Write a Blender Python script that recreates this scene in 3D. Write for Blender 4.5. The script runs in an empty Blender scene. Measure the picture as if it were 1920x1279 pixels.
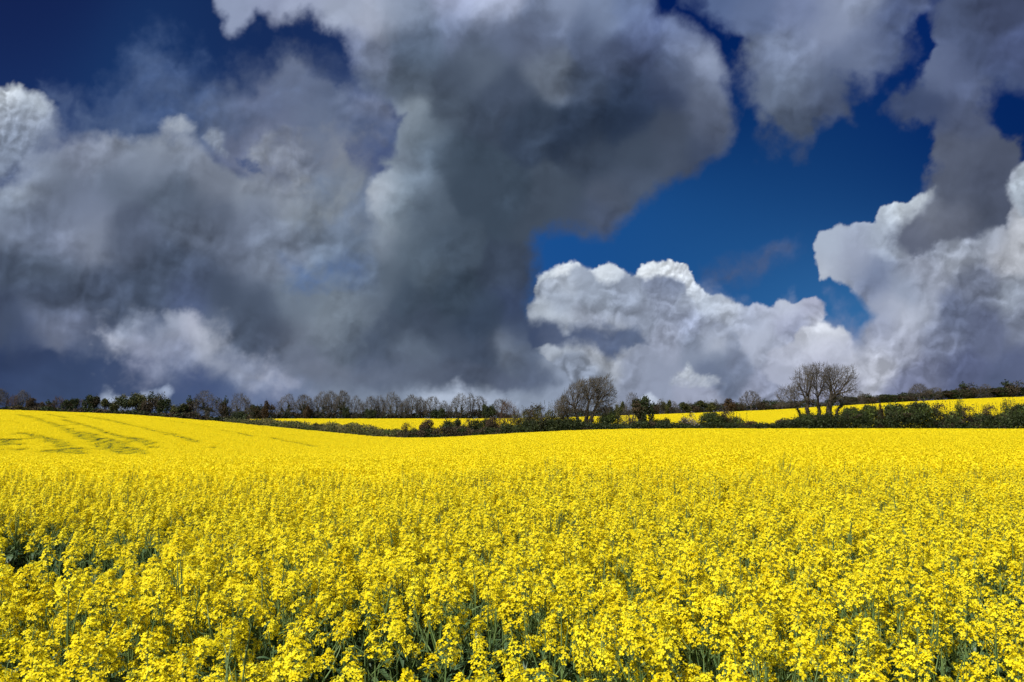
import numpy as np, math
F = 1493.0
def s2l(c):
    c = np.asarray(c, float)/255.0
    return np.where(c <= .04045, c/12.92, ((c+.055)/1.055)**2.4)
_rng = np.random.RandomState(7)
_perm = _rng.permutation(512).astype(np.int64)
_perm = np.concatenate([_perm]*3)
_gr = np.stack([np.cos(np.arange(512)*2.39996), np.sin(np.arange(512)*2.39996)], 1).astype(np.float32)
def perlin(x, y):
    xi = np.floor(x); yi = np.floor(y)
    fx = (x-xi).astype(np.float32); fy = (y-yi).astype(np.float32)
    xi = xi.astype(np.int64) & 511; yi = yi.astype(np.int64) & 511
    u = fx*fx*fx*(fx*(fx*6-15)+10); v = fy*fy*fy*(fy*(fy*6-15)+10)
    def g(ix, iy, dx, dy):
        gg = _gr[_perm[_perm[ix & 511] + (iy & 511)] & 511]
        return gg[..., 0]*dx+gg[..., 1]*dy
    a = g(xi, yi, fx, fy); b = g(xi+1, yi, fx-1, fy)
    c = g(xi, yi+1, fx, fy-1); d = g(xi+1, yi+1, fx-1, fy-1)
    return (a+(b-a)*u)*(1-v)+(c+(d-c)*u)*v
def fbm(x, y, sc, octv, gain=.5, seed=0, billow=False):
    out = np.zeros(x.shape, np.float32); a = 1.0; f = 1.0/sc; tot = 0
    for k in range(octv):
        ca = math.cos(.7+1.9*k); sa = math.sin(.7+1.9*k)
        n = perlin((x*ca-y*sa)*f+seed*17.3+k*5.7, (x*sa+y*ca)*f+seed*9.1-k*3.3)
        if billow: n = np.sqrt(n*n+.0016)*1.9-.42
        out += a*n; tot += a; a *= gain; f *= 2.03
    return out/tot*1.6

# ---- the cloud masses, back to front, in tangent-plane coordinates round the view direction
L = []
def lay(name, poly, cols, soft=10, warp=26, wsc=120, alpha=1.0, relief=.06, billow=0, crisp=0, rsc=90, rad=55):
    L.append(dict(name=name, poly=np.array(poly, float), cols=np.array(cols, float), soft=soft, warp=warp, wsc=wsc, alpha=alpha,
                  relief=relief, billow=billow, rsc=rsc, rad=rad))
lay('deck', [(-1600,1700),(-1600,600),(0,590),(500,560),(980,640),(1050,600),(1300,590),(1500,610),(1620,640),(1700,600),(3500,520),(3500,1700)],
    [(0,690,42,56,88),(150,700,46,62,96),(250,735,64,76,106),(60,755,62,78,112),(150,752,58,74,106),(60,640,50,62,92),(380,745,72,88,122),(400,690,72,85,115),(300,700,60,75,108),(500,748,100,112,140),(700,750,126,136,154),(850,745,152,161,178),(1000,745,134,143,160),
     (1100,700,128,136,155),(1100,760,140,150,170),(1200,700,138,144,164),(1300,740,165,168,190),(1400,740,155,158,180),(1500,740,162,163,190),(1400,690,150,155,175),(1650,740,130,135,165),(1700,700,125,130,158),(1800,750,88,98,128),(1900,700,92,100,130),(600,600,100,110,125),(200,600,60,75,105)],
    soft=55, warp=50, wsc=200, relief=.09, rsc=120, rad=50)
L[-1]['sat'] = .92
lay('upper_veil', [(360,215),(385,175),(420,165),(480,172),(540,105),(565,112),(590,140),(620,165),(690,165),(760,190),(780,620),(480,560),(420,330),(340,280)],
    [(400,200,88,100,126),(480,200,98,105,130),(560,150,98,106,128),(620,200,102,112,134),(520,270,105,112,134),(600,280,108,118,138),(470,260,100,106,128),(690,260,72,86,118),(700,310,62,78,115),(640,330,110,122,142),(660,400,105,116,134),(640,260,100,110,134),(700,200,105,112,134)],
    soft=26, warp=52, wsc=110, alpha=.96, relief=.22, rsc=80, rad=28)
lay('wisp', [(235,110),(262,85),(300,90),(350,120),(380,150),(400,200),(440,240),(330,235),(280,215),(250,170)],
    [(300,150,72,92,130)], soft=34, warp=44, wsc=60, alpha=.8, relief=.16, rsc=60)
lay('wisp2', [(75,150),(110,165),(150,180),(170,215),(230,200),(290,230),(300,262),(90,262),(100,200)],
    [(130,190,82,98,132),(230,225,82,98,128)], soft=24, warp=26, wsc=60, alpha=.7, relief=.1, rsc=50)
lay('veil_high', [(180,170),(230,140),(330,120),(420,150),(470,120),(520,90),(600,120),(680,140),(700,200),(560,230),(440,250),(330,262),(240,262),(190,220)],
    [(260,190,74,92,128),(360,180,80,96,128),(450,190,88,100,128),(560,140,90,102,128),(640,170,86,98,126),(400,235,92,104,130),(300,235,78,94,126)], soft=44, warp=56, wsc=90, alpha=.62, relief=.18, rsc=70, rad=40)
lay('left_cumulus', [(-500,230),(-300,170),(-120,190),(0,166),(20,159),(36,158),(50,168),(62,172),(80,178),(96,192),(103,215),(107,240),(98,262),(60,300),(0,345),(-500,380)],
    [(25,168,212,216,222),(60,182,200,206,214),(85,195,188,196,208),(50,196,165,174,190),(10,215,170,178,194),(95,235,155,164,184),(60,225,168,176,192),(40,250,145,155,175),(20,300,138,148,168),(0,190,195,200,208),(80,255,128,138,160)],
    soft=4, warp=10, wsc=34, relief=.10, billow=1, rsc=46, rad=16)
L[-1]['sp'] = [(90,262,40,8),(30,320,70,9)]
lay('bank_tops', [(1003,545),(1005,522),(1020,508),(1038,503),(1048,493),(1066,489),(1086,492),(1100,506),(1116,500),(1130,495),(1150,496),(1166,506),(1186,520),(1194,510),(1202,495),(1225,489),(1255,490),(1282,495),(1294,508),(1303,528),(1322,545),(1334,556),(1330,585),(1010,580)],
    [(1055,497,236,238,242),(1080,500,226,230,236),(1020,515,206,212,220),(1145,505,224,228,234),(1165,520,206,212,222),(1215,497,240,242,245),(1250,498,238,240,244),(1278,505,232,234,240),(1297,528,226,230,238),(1315,550,206,212,224)],
    soft=2.6, warp=8, wsc=26, relief=.10, billow=1, rsc=30, rad=14)
lay('right_bank', [(985,625),(992,575),(1003,550),(1012,530),(1034,520),(1056,514),(1076,500),(1092,498),(1112,508),(1124,520),(1140,530),(1156,528),(1172,512),(1190,516),(1210,524),(1236,514),(1262,520),(1284,532),(1294,552),(1306,566),(1324,560),(1334,556),(1356,551),(1376,562),(1398,574),(1425,571),(1444,572),(1460,560),(1478,562),(1492,572),(1506,560),(1528,556),(1548,572),(1552,588),(1540,604),(1560,612),(1582,622),(1606,650),(1640,700),(1640,780),(1100,790),(1060,700),(1010,660)],
    [(1318,560,208,214,224),(1330,556,188,196,212),(1360,558,200,206,220),
     (1090,520,164,172,188),(1060,530,186,192,204),(1110,560,158,166,182),(1180,550,158,166,184),(1235,525,140,148,170),(1270,530,140,150,176),(1250,570,158,165,186),(1020,590,186,192,202),(1050,560,168,176,192),(1060,610,180,186,198),(1100,600,158,163,178),(1200,600,150,157,175),(1160,635,162,167,180),(1300,600,158,165,188),(1290,560,168,175,192),
     (1370,575,205,210,222),(1400,592,182,188,208),(1440,580,186,190,208),(1480,572,198,202,216),(1480,600,178,180,202),(1520,566,184,184,204),(1530,590,160,162,186),(1500,620,150,156,182),(1340,620,168,174,192),(1345,650,172,178,194),(1310,650,140,148,168),(1340,690,112,122,146),(1370,680,122,130,152),(1420,640,184,188,205),(1450,660,168,172,190),
     (1535,608,226,226,232),(1560,640,206,206,220),(1500,650,192,194,210),(1600,660,200,200,214),(1560,700,182,182,200),(1450,720,158,162,184),(1200,680,150,156,175),(1130,670,172,175,184),(1250,640,158,163,182),(1230,720,150,156,176),(1300,740,165,168,188),(1100,700,140,148,165),(1580,740,160,160,185)],
    soft=3.0, warp=9, wsc=36, relief=.11, billow=1, rsc=60, rad=16)
L[-1]['sat'] = .95; L[-1]['sp'] = [(1100,525,60,2.5),(1240,525,60,2.5),(1600,740,60,14)]
lay('bank_bulge', [(1310,632),(1318,612),(1340,606),(1362,608),(1382,628),(1388,650),(1378,668),(1350,690),(1330,672),(1314,655)],
    [(1345,640,180,184,198),(1340,612,158,165,186),(1380,650,130,138,160),(1345,680,120,130,152),(1318,640,168,174,192)], soft=6, warp=8, wsc=40, alpha=.8, relief=.08, billow=1, rad=14)
lay('bank_front', [(1490,625),(1510,612),(1532,609),(1540,596),(1552,606),(1562,618),(1572,607),(1586,614),(1596,634),(1604,700),(1560,735),(1470,730),(1430,700),(1440,662),(1470,650),(1490,640)],
    [(1540,604,232,232,238),(1575,612,222,222,230),(1510,618,220,220,230),(1540,650,204,204,218),(1480,670,194,195,210),(1460,700,178,180,198),(1590,660,195,196,212),(1540,700,184,184,202)], soft=5, warp=9, wsc=34, alpha=.9, relief=.1, billow=1, rad=18)
lay('right_cumulus', [(1526,460),(1534,440),(1556,430),(1580,420),(1600,420),(1622,416),(1640,420),(1640,404),(1650,390),(1672,378),(1700,378),(1720,366),(1745,354),(1780,330),(1870,330),(1900,312),(1960,290),(2200,240),(3500,200),(3500,1700),(1600,1000),(1596,720),(1606,650),(1616,616),(1640,596),(1612,560),(1594,545),(1590,532),(1560,522),(1536,530),(1534,505),(1528,485)],
    [(1545,452,178,186,202),(1575,432,180,188,204),(1610,428,166,174,194),(1600,450,166,172,192),(1655,405,198,206,218),(1690,388,216,222,230),(1720,380,214,220,228),(1650,440,176,184,200),(1560,500,172,178,194),(1545,520,196,200,210),(1600,490,154,160,180),(1580,520,160,166,184),(1630,520,128,138,164),(1640,545,120,130,158),
     (1620,604,148,154,176),(1650,585,168,173,192),(1660,570,176,180,196),(1650,606,150,155,180),(1690,600,190,192,206),(1720,590,176,180,196),(1650,640,190,192,208),(1640,690,200,200,212),(1700,650,176,178,196),(1700,540,150,158,178),(1730,520,160,164,180),(1790,470,168,172,184),(1760,450,150,156,174),(1800,450,158,164,180),
     (1840,530,120,126,146),(1850,620,104,111,138),(1790,600,112,120,146),(1800,700,96,103,134),(1880,480,178,178,186),(1910,470,190,190,196),(1850,450,170,175,190),(1905,560,152,158,172),(1920,600,130,136,156),(1740,700,122,126,152),(1880,740,88,97,126),(1700,740,128,132,160),(1920,700,94,102,132),(1760,640,130,136,160),(2100,500,150,156,170),(2100,650,110,118,140)],
    soft=3.0, warp=10, wsc=44, relief=.10, billow=1, rsc=70, rad=18)
L[-1]['sat'] = .95; L[-1]['sp'] = [(1600,720,70,16),(1620,600,30,4)]
lay('upper_right', [(1300,-300),(1322,-40),(1310,10),(1345,30),(1385,70),(1400,85),(1384,108),(1396,140),(1412,185),(1425,225),(1455,245),(1480,255),(1492,272),(1506,252),(1528,228),(1560,222),(1582,215),(1592,172),(1640,140),(1672,135),(1690,110),(1700,60),(1742,20),(1746,-60),(1760,-300)],
    [(1360,10,82,98,134),(1400,20,95,108,140),(1500,40,108,118,148),(1500,100,126,136,162),(1470,110,118,128,152),(1560,40,128,136,160),(1600,20,134,142,164),(1540,70,126,134,158),(1420,130,98,108,132),(1450,180,92,102,122),(1490,230,72,82,102),(1480,160,102,112,132),(1540,150,96,106,128),(1560,180,66,76,100),(1580,120,96,106,132),(1620,100,106,116,142),(1640,60,98,108,136),(1680,60,74,86,118),(1670,110,78,90,122),(1720,10,76,86,116),(1600,-100,120,128,150)],
    soft=30, warp=46, wsc=90, relief=.15, rsc=80, rad=24)
lay('right_tower', [(1780,-300),(1775,-40),(1748,10),(1740,60),(1765,90),(1752,118),(1700,170),(1660,200),(1690,226),(1738,238),(1750,262),(1748,320),(1744,360),(1722,392),(1692,420),(1676,448),(1682,470),(1712,482),(1760,470),(1800,440),(1850,434),(1890,420),(1906,380),(1900,330),(1912,290),(1912,262),(1880,250),(1862,225),(1848,205),(1850,172),(1880,156),(1912,160),(1990,200),(2100,260),(2500,200),(2600,-300)],
    [(1800,40,74,84,112),(1860,30,62,70,96),(1830,100,66,76,104),(1790,120,88,98,128),(1760,140,96,106,134),(1810,160,88,98,128),(1720,190,60,72,102),(1750,200,64,74,102),(1900,100,74,84,118),(1905,150,66,78,110),(1800,220,74,82,106),(1840,210,78,86,110),(1790,290,84,90,108),(1830,290,80,86,104),(1790,350,82,88,105),(1850,340,70,76,94),(1880,300,74,80,98),(1720,440,98,102,118),(1700,460,88,93,110),(1790,410,96,100,115),(1740,400,112,116,128),(1850,400,70,76,92),(1890,390,76,82,100),(2200,100,80,90,110)],
    soft=15, warp=34, wsc=80, relief=.1, rsc=70, rad=24)
lay('edge_white', [(1886,352),(1898,335),(1912,312),(1960,280),(2100,260),(2100,430),(1950,430),(1915,400),(1898,380)],
    [(1905,340,196,204,214),(1915,380,176,184,196),(1990,340,200,205,212)], soft=7, warp=12, wsc=36, relief=.12, billow=1, rad=25)
lay('left_mass', [(-1600,330),(-300,320),(0,345),(40,318),(70,285),(100,268),(120,258),(160,262),(205,262),(235,256),(262,252),(300,244),(350,256),(400,296),(440,325),(500,335),(560,370),(620,420),(700,440),(740,520),(740,700),(560,690),(400,668),(240,668),(100,660),(0,650),(-1600,700)],
    [(50,300,132,140,158),(15,345,160,168,182),(0,390,128,138,156),(80,330,118,126,142),(130,290,124,130,148),(200,290,128,134,150),(260,290,122,130,146),(300,262,134,140,152),(350,275,132,138,152),(320,300,112,120,136),(220,340,98,107,124),(330,370,84,94,110),(390,330,112,118,132),(120,370,104,112,130),(160,400,112,120,140),(480,360,128,135,148),(490,400,112,120,138),(540,380,130,138,150),(600,410,106,116,132),(640,470,100,112,130),(60,430,96,104,122),(10,430,112,120,138),(0,500,70,80,98),(100,500,76,86,103),(165,440,124,130,146),(120,460,108,114,132),(250,450,80,88,106),(300,500,68,78,96),(400,430,90,98,115),(350,400,80,88,104),(450,480,100,108,126),(500,500,112,120,136),(520,450,104,112,128),(420,540,66,76,94),(380,520,72,82,102),(350,560,80,92,122),(280,550,64,74,92),(200,560,74,84,104),(100,570,70,80,100),(0,600,66,76,98),(90,618,104,110,130),(140,615,102,108,128),(50,650,58,70,98),(180,640,74,84,108),(480,560,76,86,104),(460,600,70,80,97),(500,640,70,78,95),(560,560,104,114,128),(600,640,122,131,143),(620,590,124,134,145),(640,560,108,118,130),(560,650,92,98,112),(410,620,92,102,122),(300,620,84,94,116),(680,500,96,108,125),(-300,450,90,100,120)],
    soft=16, warp=32, wsc=120, relief=.19, rsc=85, rad=24)
lay('puff', [(301,240),(306,228),(316,222),(328,224),(338,219),(348,222),(356,232),(366,236),(362,250),(346,254),(322,250),(308,247)],
    [(325,232,178,184,194),(345,228,180,186,196),(355,245,150,158,174),(320,247,150,156,170)], soft=6, warp=9, wsc=24, relief=.09, billow=1, rsc=22, rad=12)
L[-1]['sp'] = [(335,256,24,5)]
lay('puff2', [(382,258),(392,242),(408,240),(418,252),(416,275),(426,292),(408,284),(390,270)],
    [(400,252,156,164,178),(410,280,128,136,154)], soft=8, warp=6, wsc=24, alpha=.9, relief=.08, billow=1, rsc=26)
lay('veil_lumps', [(470,300),(500,262),(545,240),(600,262),(640,238),(700,262),(736,290),(716,330),(690,356),(676,400),(620,420),(560,410),(500,380),(460,345)],
    [(500,300,128,132,142),(560,262,122,126,138),(600,300,112,116,130),(640,262,124,128,138),(690,290,104,108,124),(655,330,122,128,138),(620,360,130,136,144),(560,350,128,132,140),(520,340,116,120,132),(670,380,124,130,138),(600,400,118,124,132)],
    soft=26, warp=44, wsc=70, alpha=.85, relief=.22, rsc=60, rad=22)
lay('gap_deep', [(650,268),(690,272),(734,284),(728,312),(716,326),(690,312),(660,296)], [(690,290,72,82,112),(715,310,66,78,112)], soft=14, warp=20, wsc=40, alpha=.8, relief=.04)
L[-1]['sat'] = 1.1
lay('gap_small', [(440,300),(460,294),(478,305),(492,322),(476,324),(455,314)], [(465,308,62,78,116)], soft=7, warp=12, wsc=26, alpha=.85, relief=.03)
lay('gap_blue', [(538,492),(560,496),(600,500),(660,490),(690,470),(695,520),(660,530),(600,528),(575,535),(560,550),(545,545),(542,515)],
    [(555,510,66,98,146),(600,508,72,102,150),(560,540,62,100,150),(660,500,92,110,146),(690,490,98,114,145)], soft=30, warp=34, wsc=80, alpha=.62, relief=.05)
L[-1]['sat'] = 1.1
lay('low_bright', [(188,632),(205,618),(235,606),(262,600),(290,604),(310,592),(345,588),(372,600),(395,618),(398,640),(430,662),(475,674),(500,690),(530,706),(545,728),(520,738),(470,735),(430,712),(380,706),(330,690),(280,668),(230,664),(200,650)],
    [(208,636,176,178,192),(240,612,140,148,166),(290,620,128,136,156),(320,606,150,156,172),(350,615,178,178,192),(385,632,172,174,186),(300,640,142,146,166),(260,650,150,152,172),(340,660,128,134,156),(420,690,136,141,158),(470,690,154,158,174),(500,705,160,163,180),(520,725,152,156,176),(440,715,122,130,152)],
    soft=34, warp=48, wsc=80, alpha=.97, relief=.14, rsc=60, rad=20)
lay('low_dark', [(330,700),(380,690),(420,712),(460,735),(520,742),(520,760),(330,750)], [(400,720,66,80,116),(470,745,70,84,120)], soft=18, warp=20, wsc=60, alpha=.8, relief=.04)
lay('low_white', [(192,748),(200,737),(216,738),(240,748),(262,742),(278,736),(300,742),(312,728),(320,735),(316,752),(260,762),(195,762)],
    [(205,742,182,191,208),(270,742,158,167,188),(310,735,140,151,176)], soft=14, warp=20, wsc=40, alpha=.95, relief=.08)
lay('central', [(380,-300),(392,-40),(402,8),(418,28),(424,56),(436,60),(452,46),(478,26),(500,36),(512,50),(538,42),(566,34),(576,18),(596,30),(608,48),(640,64),(656,88),(664,112),(668,145),(682,168),(720,182),(738,200),(742,214),(760,214),(745,238),(742,262),(734,285),(718,300),(730,316),(704,336),(694,362),(694,396),(702,430),(690,470),(704,540),(660,570),(640,600),(610,640),(560,655),(530,680),(560,710),(640,722),(760,726),(900,727),(990,722),(1034,716),(1016,690),(1014,655),(1018,620),(994,590),(998,550),(1010,505),(998,462),(1012,440),(1040,432),(1068,426),(1092,436),(1130,440),(1150,430),(1178,394),(1200,370),(1240,350),(1282,330),(1330,300),(1352,285),(1368,260),(1376,220),(1372,190),(1356,140),(1352,108),(1334,82),(1300,52),(1275,34),(1258,32),(1236,44),(1226,30),(1228,0),(1226,-60),(1236,-300)],
    [(450,10,140,148,172),(560,20,150,156,178),(500,30,136,142,166),(640,20,152,158,176),(690,40,156,160,176),(740,30,140,148,166),(780,30,120,130,150),(850,10,146,152,176),(930,15,158,164,186),(1050,20,124,134,158),(1120,30,118,130,156),(1180,20,104,118,150),(1210,50,92,104,138),(1300,80,118,128,156),(1325,110,134,142,164),(1335,150,114,123,146),(1280,60,98,110,142),(1320,190,92,100,120),
     (660,90,112,120,146),(700,110,108,116,136),(780,90,84,97,115),(780,70,96,108,130),(850,50,104,114,138),(900,90,84,94,112),(940,60,96,106,130),(1000,80,82,90,110),(1020,50,98,108,132),(1100,60,84,95,120),(1020,128,96,104,118),(1045,148,96,104,118),(1200,100,66,76,104),(1150,110,70,80,104),(760,160,76,86,100),(700,170,96,106,126),(860,150,72,82,98),(900,120,88,98,114),(950,170,66,76,94),(1100,160,56,66,84),(1180,160,46,58,80),(1250,180,50,60,84),(1270,140,60,70,94),(1280,150,92,100,120),
     (720,230,92,104,132),(850,210,70,80,94),(900,220,60,70,86),(1000,230,52,63,80),(1080,240,43,54,72),(1150,220,40,52,72),(1200,215,42,54,76),(1250,240,64,72,88),(1330,230,82,90,110),(1200,280,62,72,88),(1260,280,68,77,94),(1320,290,64,74,96),(1120,300,56,66,82),(764,222,136,145,154),(758,250,122,132,144),(775,245,118,128,140),(750,290,116,126,140),(790,250,98,110,122),(800,280,86,98,112),(722,340,160,166,176),(708,360,172,176,184),(712,390,150,157,168),(740,340,122,134,146),(780,330,98,110,124),(840,300,66,78,92),(880,300,58,70,84),(900,360,60,72,86),(800,400,80,92,106),(750,390,108,120,132),(725,420,128,137,147),(715,455,120,129,142),(760,470,86,98,111),(800,500,76,88,101),(850,460,68,80,94),(950,400,58,70,84),(1050,380,66,76,90),(1150,360,74,82,98),(1180,350,70,80,98),(1130,420,74,84,106),(1080,415,66,76,94),(1000,420,64,74,88),
     (950,500,56,66,82),(850,560,56,68,82),(760,560,66,78,93),(720,520,86,97,110),(700,560,92,102,116),(660,600,98,107,120),(800,620,62,72,88),(900,600,54,66,84),(980,560,58,70,96),(980,520,56,66,84),(980,620,58,70,94),(700,640,74,84,101),(730,620,66,76,92),(760,655,92,102,117),(790,670,94,104,119),(850,670,70,80,97),(900,660,62,72,90),(960,650,112,120,134),(985,665,96,105,121),(1000,690,84,94,112),(1010,710,74,84,106),(900,705,60,70,87),(850,715,66,76,94),(800,700,78,88,106),(700,700,84,94,114),(740,690,76,86,104),(600,700,100,107,124),(600,720,94,102,120),(640,680,88,97,112),(1005,640,58,70,94),(800,-100,120,130,150),(1100,-150,90,100,125)],
    soft=11, warp=26, wsc=90, relief=.15, rsc=95, rad=21)
L[-1]['sp'] = [(700,380,55,.3),(745,250,45,.4),(450,40,60,1.3),(600,60,60,1.6),(1180,400,120,1.8),(1370,200,110,1.7),(800,715,220,3.2),(1000,600,80,2.0),(1000,500,60,2.2),(1020,670,60,2.2),(620,650,60,2.5)]
lay('base_dark', [(540,690),(600,676),(680,690),(760,684),(850,676),(930,690),(990,700),(1030,704),(1042,718),(1010,724),(940,726),(860,722),(780,726),(680,724),(600,718)],
    [(600,700,108,114,130),(700,708,98,106,124),(780,705,88,96,113),(880,705,72,80,97),(980,712,82,90,109),(1030,716,94,104,124)], soft=26, warp=22, wsc=70, alpha=.95, relief=.12, rsc=70, rad=30)
lay('mid_lump', [(600,590),(640,560),(690,575),(700,610),(680,650),(640,668),(590,664),(570,640),(590,610)],
    [(640,590,112,121,132),(620,630,112,120,131),(670,610,98,108,120),(600,655,94,102,115),(660,645,84,94,108)], soft=26, warp=36, wsc=60, alpha=.85, relief=.2, rsc=60, rad=20)
lay('dark_wisp', [(988,610),(1020,600),(1044,606),(1060,622),(1074,618),(1092,608),(1120,607),(1150,616),(1176,622),(1192,616),(1206,632),(1218,640),(1190,646),(1166,656),(1152,674),(1132,668),(1112,650),(1080,640),(1050,648),(1000,650)],
    [(1010,622,60,72,98),(1050,630,72,84,112),(1110,622,78,90,118),(1140,645,80,92,120),(1190,636,84,96,122)], soft=8, warp=14, wsc=34, alpha=.93, relief=.07, rsc=40, rad=20)  # dark grey-blue cloud wisps in front of the white bank
lay('low_white2', [(780,768),(796,740),(826,734),(856,728),(876,742),(920,750),(960,768)], [(830,745,176,184,200),(860,748,182,190,204),(900,758,158,166,186)], soft=20, warp=28, wsc=50, alpha=.95, relief=.09)
lay('small_white', [(1262,718),(1268,700),(1282,692),(1290,683),(1299,690),(1304,702),(1326,702),(1344,710),(1356,719),(1330,728),(1300,724),(1276,726)],
    [(1292,692,214,218,224),(1280,712,186,190,200),(1325,712,200,204,212),(1310,722,172,176,188),(1345,718,180,184,196)], soft=7, warp=12, wsc=30, alpha=.88, relief=.08, billow=1, rsc=24, rad=12)
lay('small_white2', [(1195,752),(1206,740),(1222,736),(1232,748),(1250,770),(1195,770)], [(1215,745,200,206,218)], soft=6, warp=7, wsc=24, alpha=.8, relief=.06)
lay('blue_wisp', [(1326,520),(1352,498),(1390,492),(1420,478),(1448,458),(1470,450),(1500,456),(1482,478),(1446,492),(1420,512),(1400,530),(1360,534)],
    [(1360,515,72,84,112),(1450,475,68,92,135),(1410,505,70,88,125)], soft=18, warp=16, wsc=44, alpha=.85, relief=.07, rsc=30)

def clouds(px, py):
    """colour (linear rgb) and cover of the clouds at tangent-plane points"""
    px = px.astype(np.float32); py = py.astype(np.float32)
    gx0, gy0, gs = -1700., -1900., 6.0
    gw, gh = int(5400/gs), int(3700/gs)
    # noise fields shared by all layers
    w1 = fbm(px, py, 1.0*110, 6, .55, 1); w2 = fbm(px, py, 110, 6, .55, 2)
    out = np.zeros(px.shape+(3,), np.float32); cov = np.zeros(px.shape, np.float32)
    for k, l in enumerate(L):
        P = l['poly']; x0, y0 = P.min(0)-160; x1, y1 = P.max(0)+160
        m = (px > x0) & (px < x1) & (py > y0) & (py < y1)
        if not m.any(): continue
        X = px[m]; Y = py[m]
        ws = l['wsc']
        n1 = fbm(X, Y, ws, 6, .56, k+3); n2 = fbm(X, Y, ws, 6, .56, k+33)
        WX = X+l['warp']*n1; WY = Y+l['warp']*n2
        # signed distance on a coarse lattice
        st = 3.0 if (x1-x0) < 1500 else 8.0
        cx = np.arange(x0-60, x1+60, st); cy = np.arange(y0-60, y1+60, st)
        GX, GY = np.meshgrid(cx, cy); d = np.full(GX.shape, 1e9); ins = np.zeros(GX.shape, bool)
        for i in range(len(P)):
            a = P[i]; b = P[(i+1) % len(P)]; e = b-a
            t = np.clip(((GX-a[0])*e[0]+(GY-a[1])*e[1])/(e@e), 0, 1)
            d = np.minimum(d, (GX-a[0]-t*e[0])**2+(GY-a[1]-t*e[1])**2)
            if a[1] != b[1]:
                c = ((a[1] > GY) != (b[1] > GY)) & (GX < (b[0]-a[0])*(GY-a[1])/(b[1]-a[1])+a[0]); ins ^= c
        sd = np.where(ins, 1, -1)*np.sqrt(d)
        C = l['cols']; lin = s2l(C[:, 2:])**(1/2.2)
        st2 = 6.0; qx = np.arange(x0-60, x1+60, st2 if (x1-x0) < 1500 else 16.0); qy = np.arange(y0-60, y1+60, st2 if (x1-x0) < 1500 else 16.0)
        QX, QY = np.meshgrid(qx, qy); num = np.zeros(QX.shape+(3,)); den = np.zeros(QX.shape)
        r = l['rad']
        for j in range(len(C)):
            q = (QX-C[j, 0])**2+(QY-C[j, 1])**2
            w = np.exp(-q/(2*r*r))+1e-3/(1+q/(r*r))**2
            num += w[..., None]*lin[j]; den += w
        rbf = num/den[..., None]
        def samp(G, gx, gy, X, Y):
            fx = np.clip((X-gx[0])/(gx[1]-gx[0]), 0, len(gx)-1.001); fy = np.clip((Y-gy[0])/(gy[1]-gy[0]), 0, len(gy)-1.001)
            ix = fx.astype(int); iy = fy.astype(int); fx = fx-ix; fy = fy-iy
            if G.ndim == 3: fx = fx[:, None]; fy = fy[:, None]
            return (G[iy, ix]*(1-fx)+G[iy, ix+1]*fx)*(1-fy)+(G[iy+1, ix]*(1-fx)+G[iy+1, ix+1]*fx)*fy
        s = samp(sd, cx, cy, WX, WY)
        if l['billow']:
            s = s+l['warp']*.55*fbm(X+6*n1, Y+6*n2, ws*.8, 5, .6, k+60, True)
        sv = 2.2*fbm(X, Y, 130, 3, .5, k+77)
        sf = l['soft']*np.clip(np.exp(sv*(.55 if l['billow'] else 1.0)), .45, 2.0)
        for (qx_, qy_, qr_, qm_) in l.get('sp', ()):
            w_ = np.exp(-((X-qx_)**2+(Y-qy_)**2)/(2*qr_*qr_)); sf = sf*(1-w_)+l['soft']*qm_*w_
        if not l['billow']: s = s+.55*sf*fbm(X+15*n2, Y+15*n1, 34, 4, .6, k+200)
        a = np.clip(s/sf*.5+.5, 0, 1); a = a*a*(3-2*a)*l['alpha']
        if l['alpha'] < .9: a = a*np.clip(.75+.9*fbm(X+20*n1, Y+20*n2, ws, 5, .6, k+90), 0, 1.15)
        a = np.clip(a, 0, 1)
        cw = l['rad']*(.6 if l['billow'] else .95)
        col = samp(rbf, qx, qy, X+cw*n1, Y+cw*n2)
        # relief of the billows, sun from the upper left
        rs = l['rsc']; ox, oy = -.10*rs, -.16*rs
        b = bool(l['billow'])
        wx = X+.25*rs*n1; wy = Y+.25*rs*n2
        g_ = .48 if b else .45
        h0 = fbm(wx, wy, rs, 6, g_, k+120, b); h1 = fbm(wx+ox, wy+oy, rs, 6, g_, k+120, b)
        rel = ((h0-h1)*(1.5 if b else 1.1)+.45*(h0-(.12 if b else 0))-(.18 if b else 0))*np.clip(.75+1.5*fbm(X, Y, 140, 2, .5, k+150), .15, 1.4)
        col = col*(.985 if b else 1.05)*(1+l['relief']*1.6*np.clip(rel, -1.2, 1.2)[:, None])
        lum = col@np.array([.3, .6, .1]); col = lum[:, None]+(col-lum[:, None])*l.get('sat', .96)*np.array([1., .86, 1.])
        col = np.clip(col*np.array([.975, 1.0, 1.02]), 0, 1.05)**2.2
        o = out[m]; cc = cov[m]
        out[m] = o*(1-a[:, None])+col*a[:, None]      # premultiplied
        cov[m] = cc*(1-a)+a
    return out, cov
BL = [(0,0,18,34,80),(500,80,20,42,88),(0,250,26,50,100),(300,230,26,58,106),(1250,20,0,26,84),(1300,60,2,30,90),(1400,240,6,42,96),(1700,150,4,34,98),(1880,200,4,36,92),(1500,320,12,50,104),(1650,300,6,44,96),(1400,400,20,66,122),(1650,380,20,60,118),(1200,440,24,74,134),(1050,460,22,78,146),(1550,400,24,66,120),(1400,480,30,82,142),(1330,540,38,94,154),(1500,540,46,104,162),(1580,590,56,116,172),(1590,620,64,122,174),(600,510,68,100,150),(700,310,46,66,110),(0,600,60,90,140),(900,760,110,130,160),(1800,760,80,120,160),(0,-600,10,20,70),(1900,-600,2,18,70),(-1000,100,22,40,95),(3000,200,10,44,100)]
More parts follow.
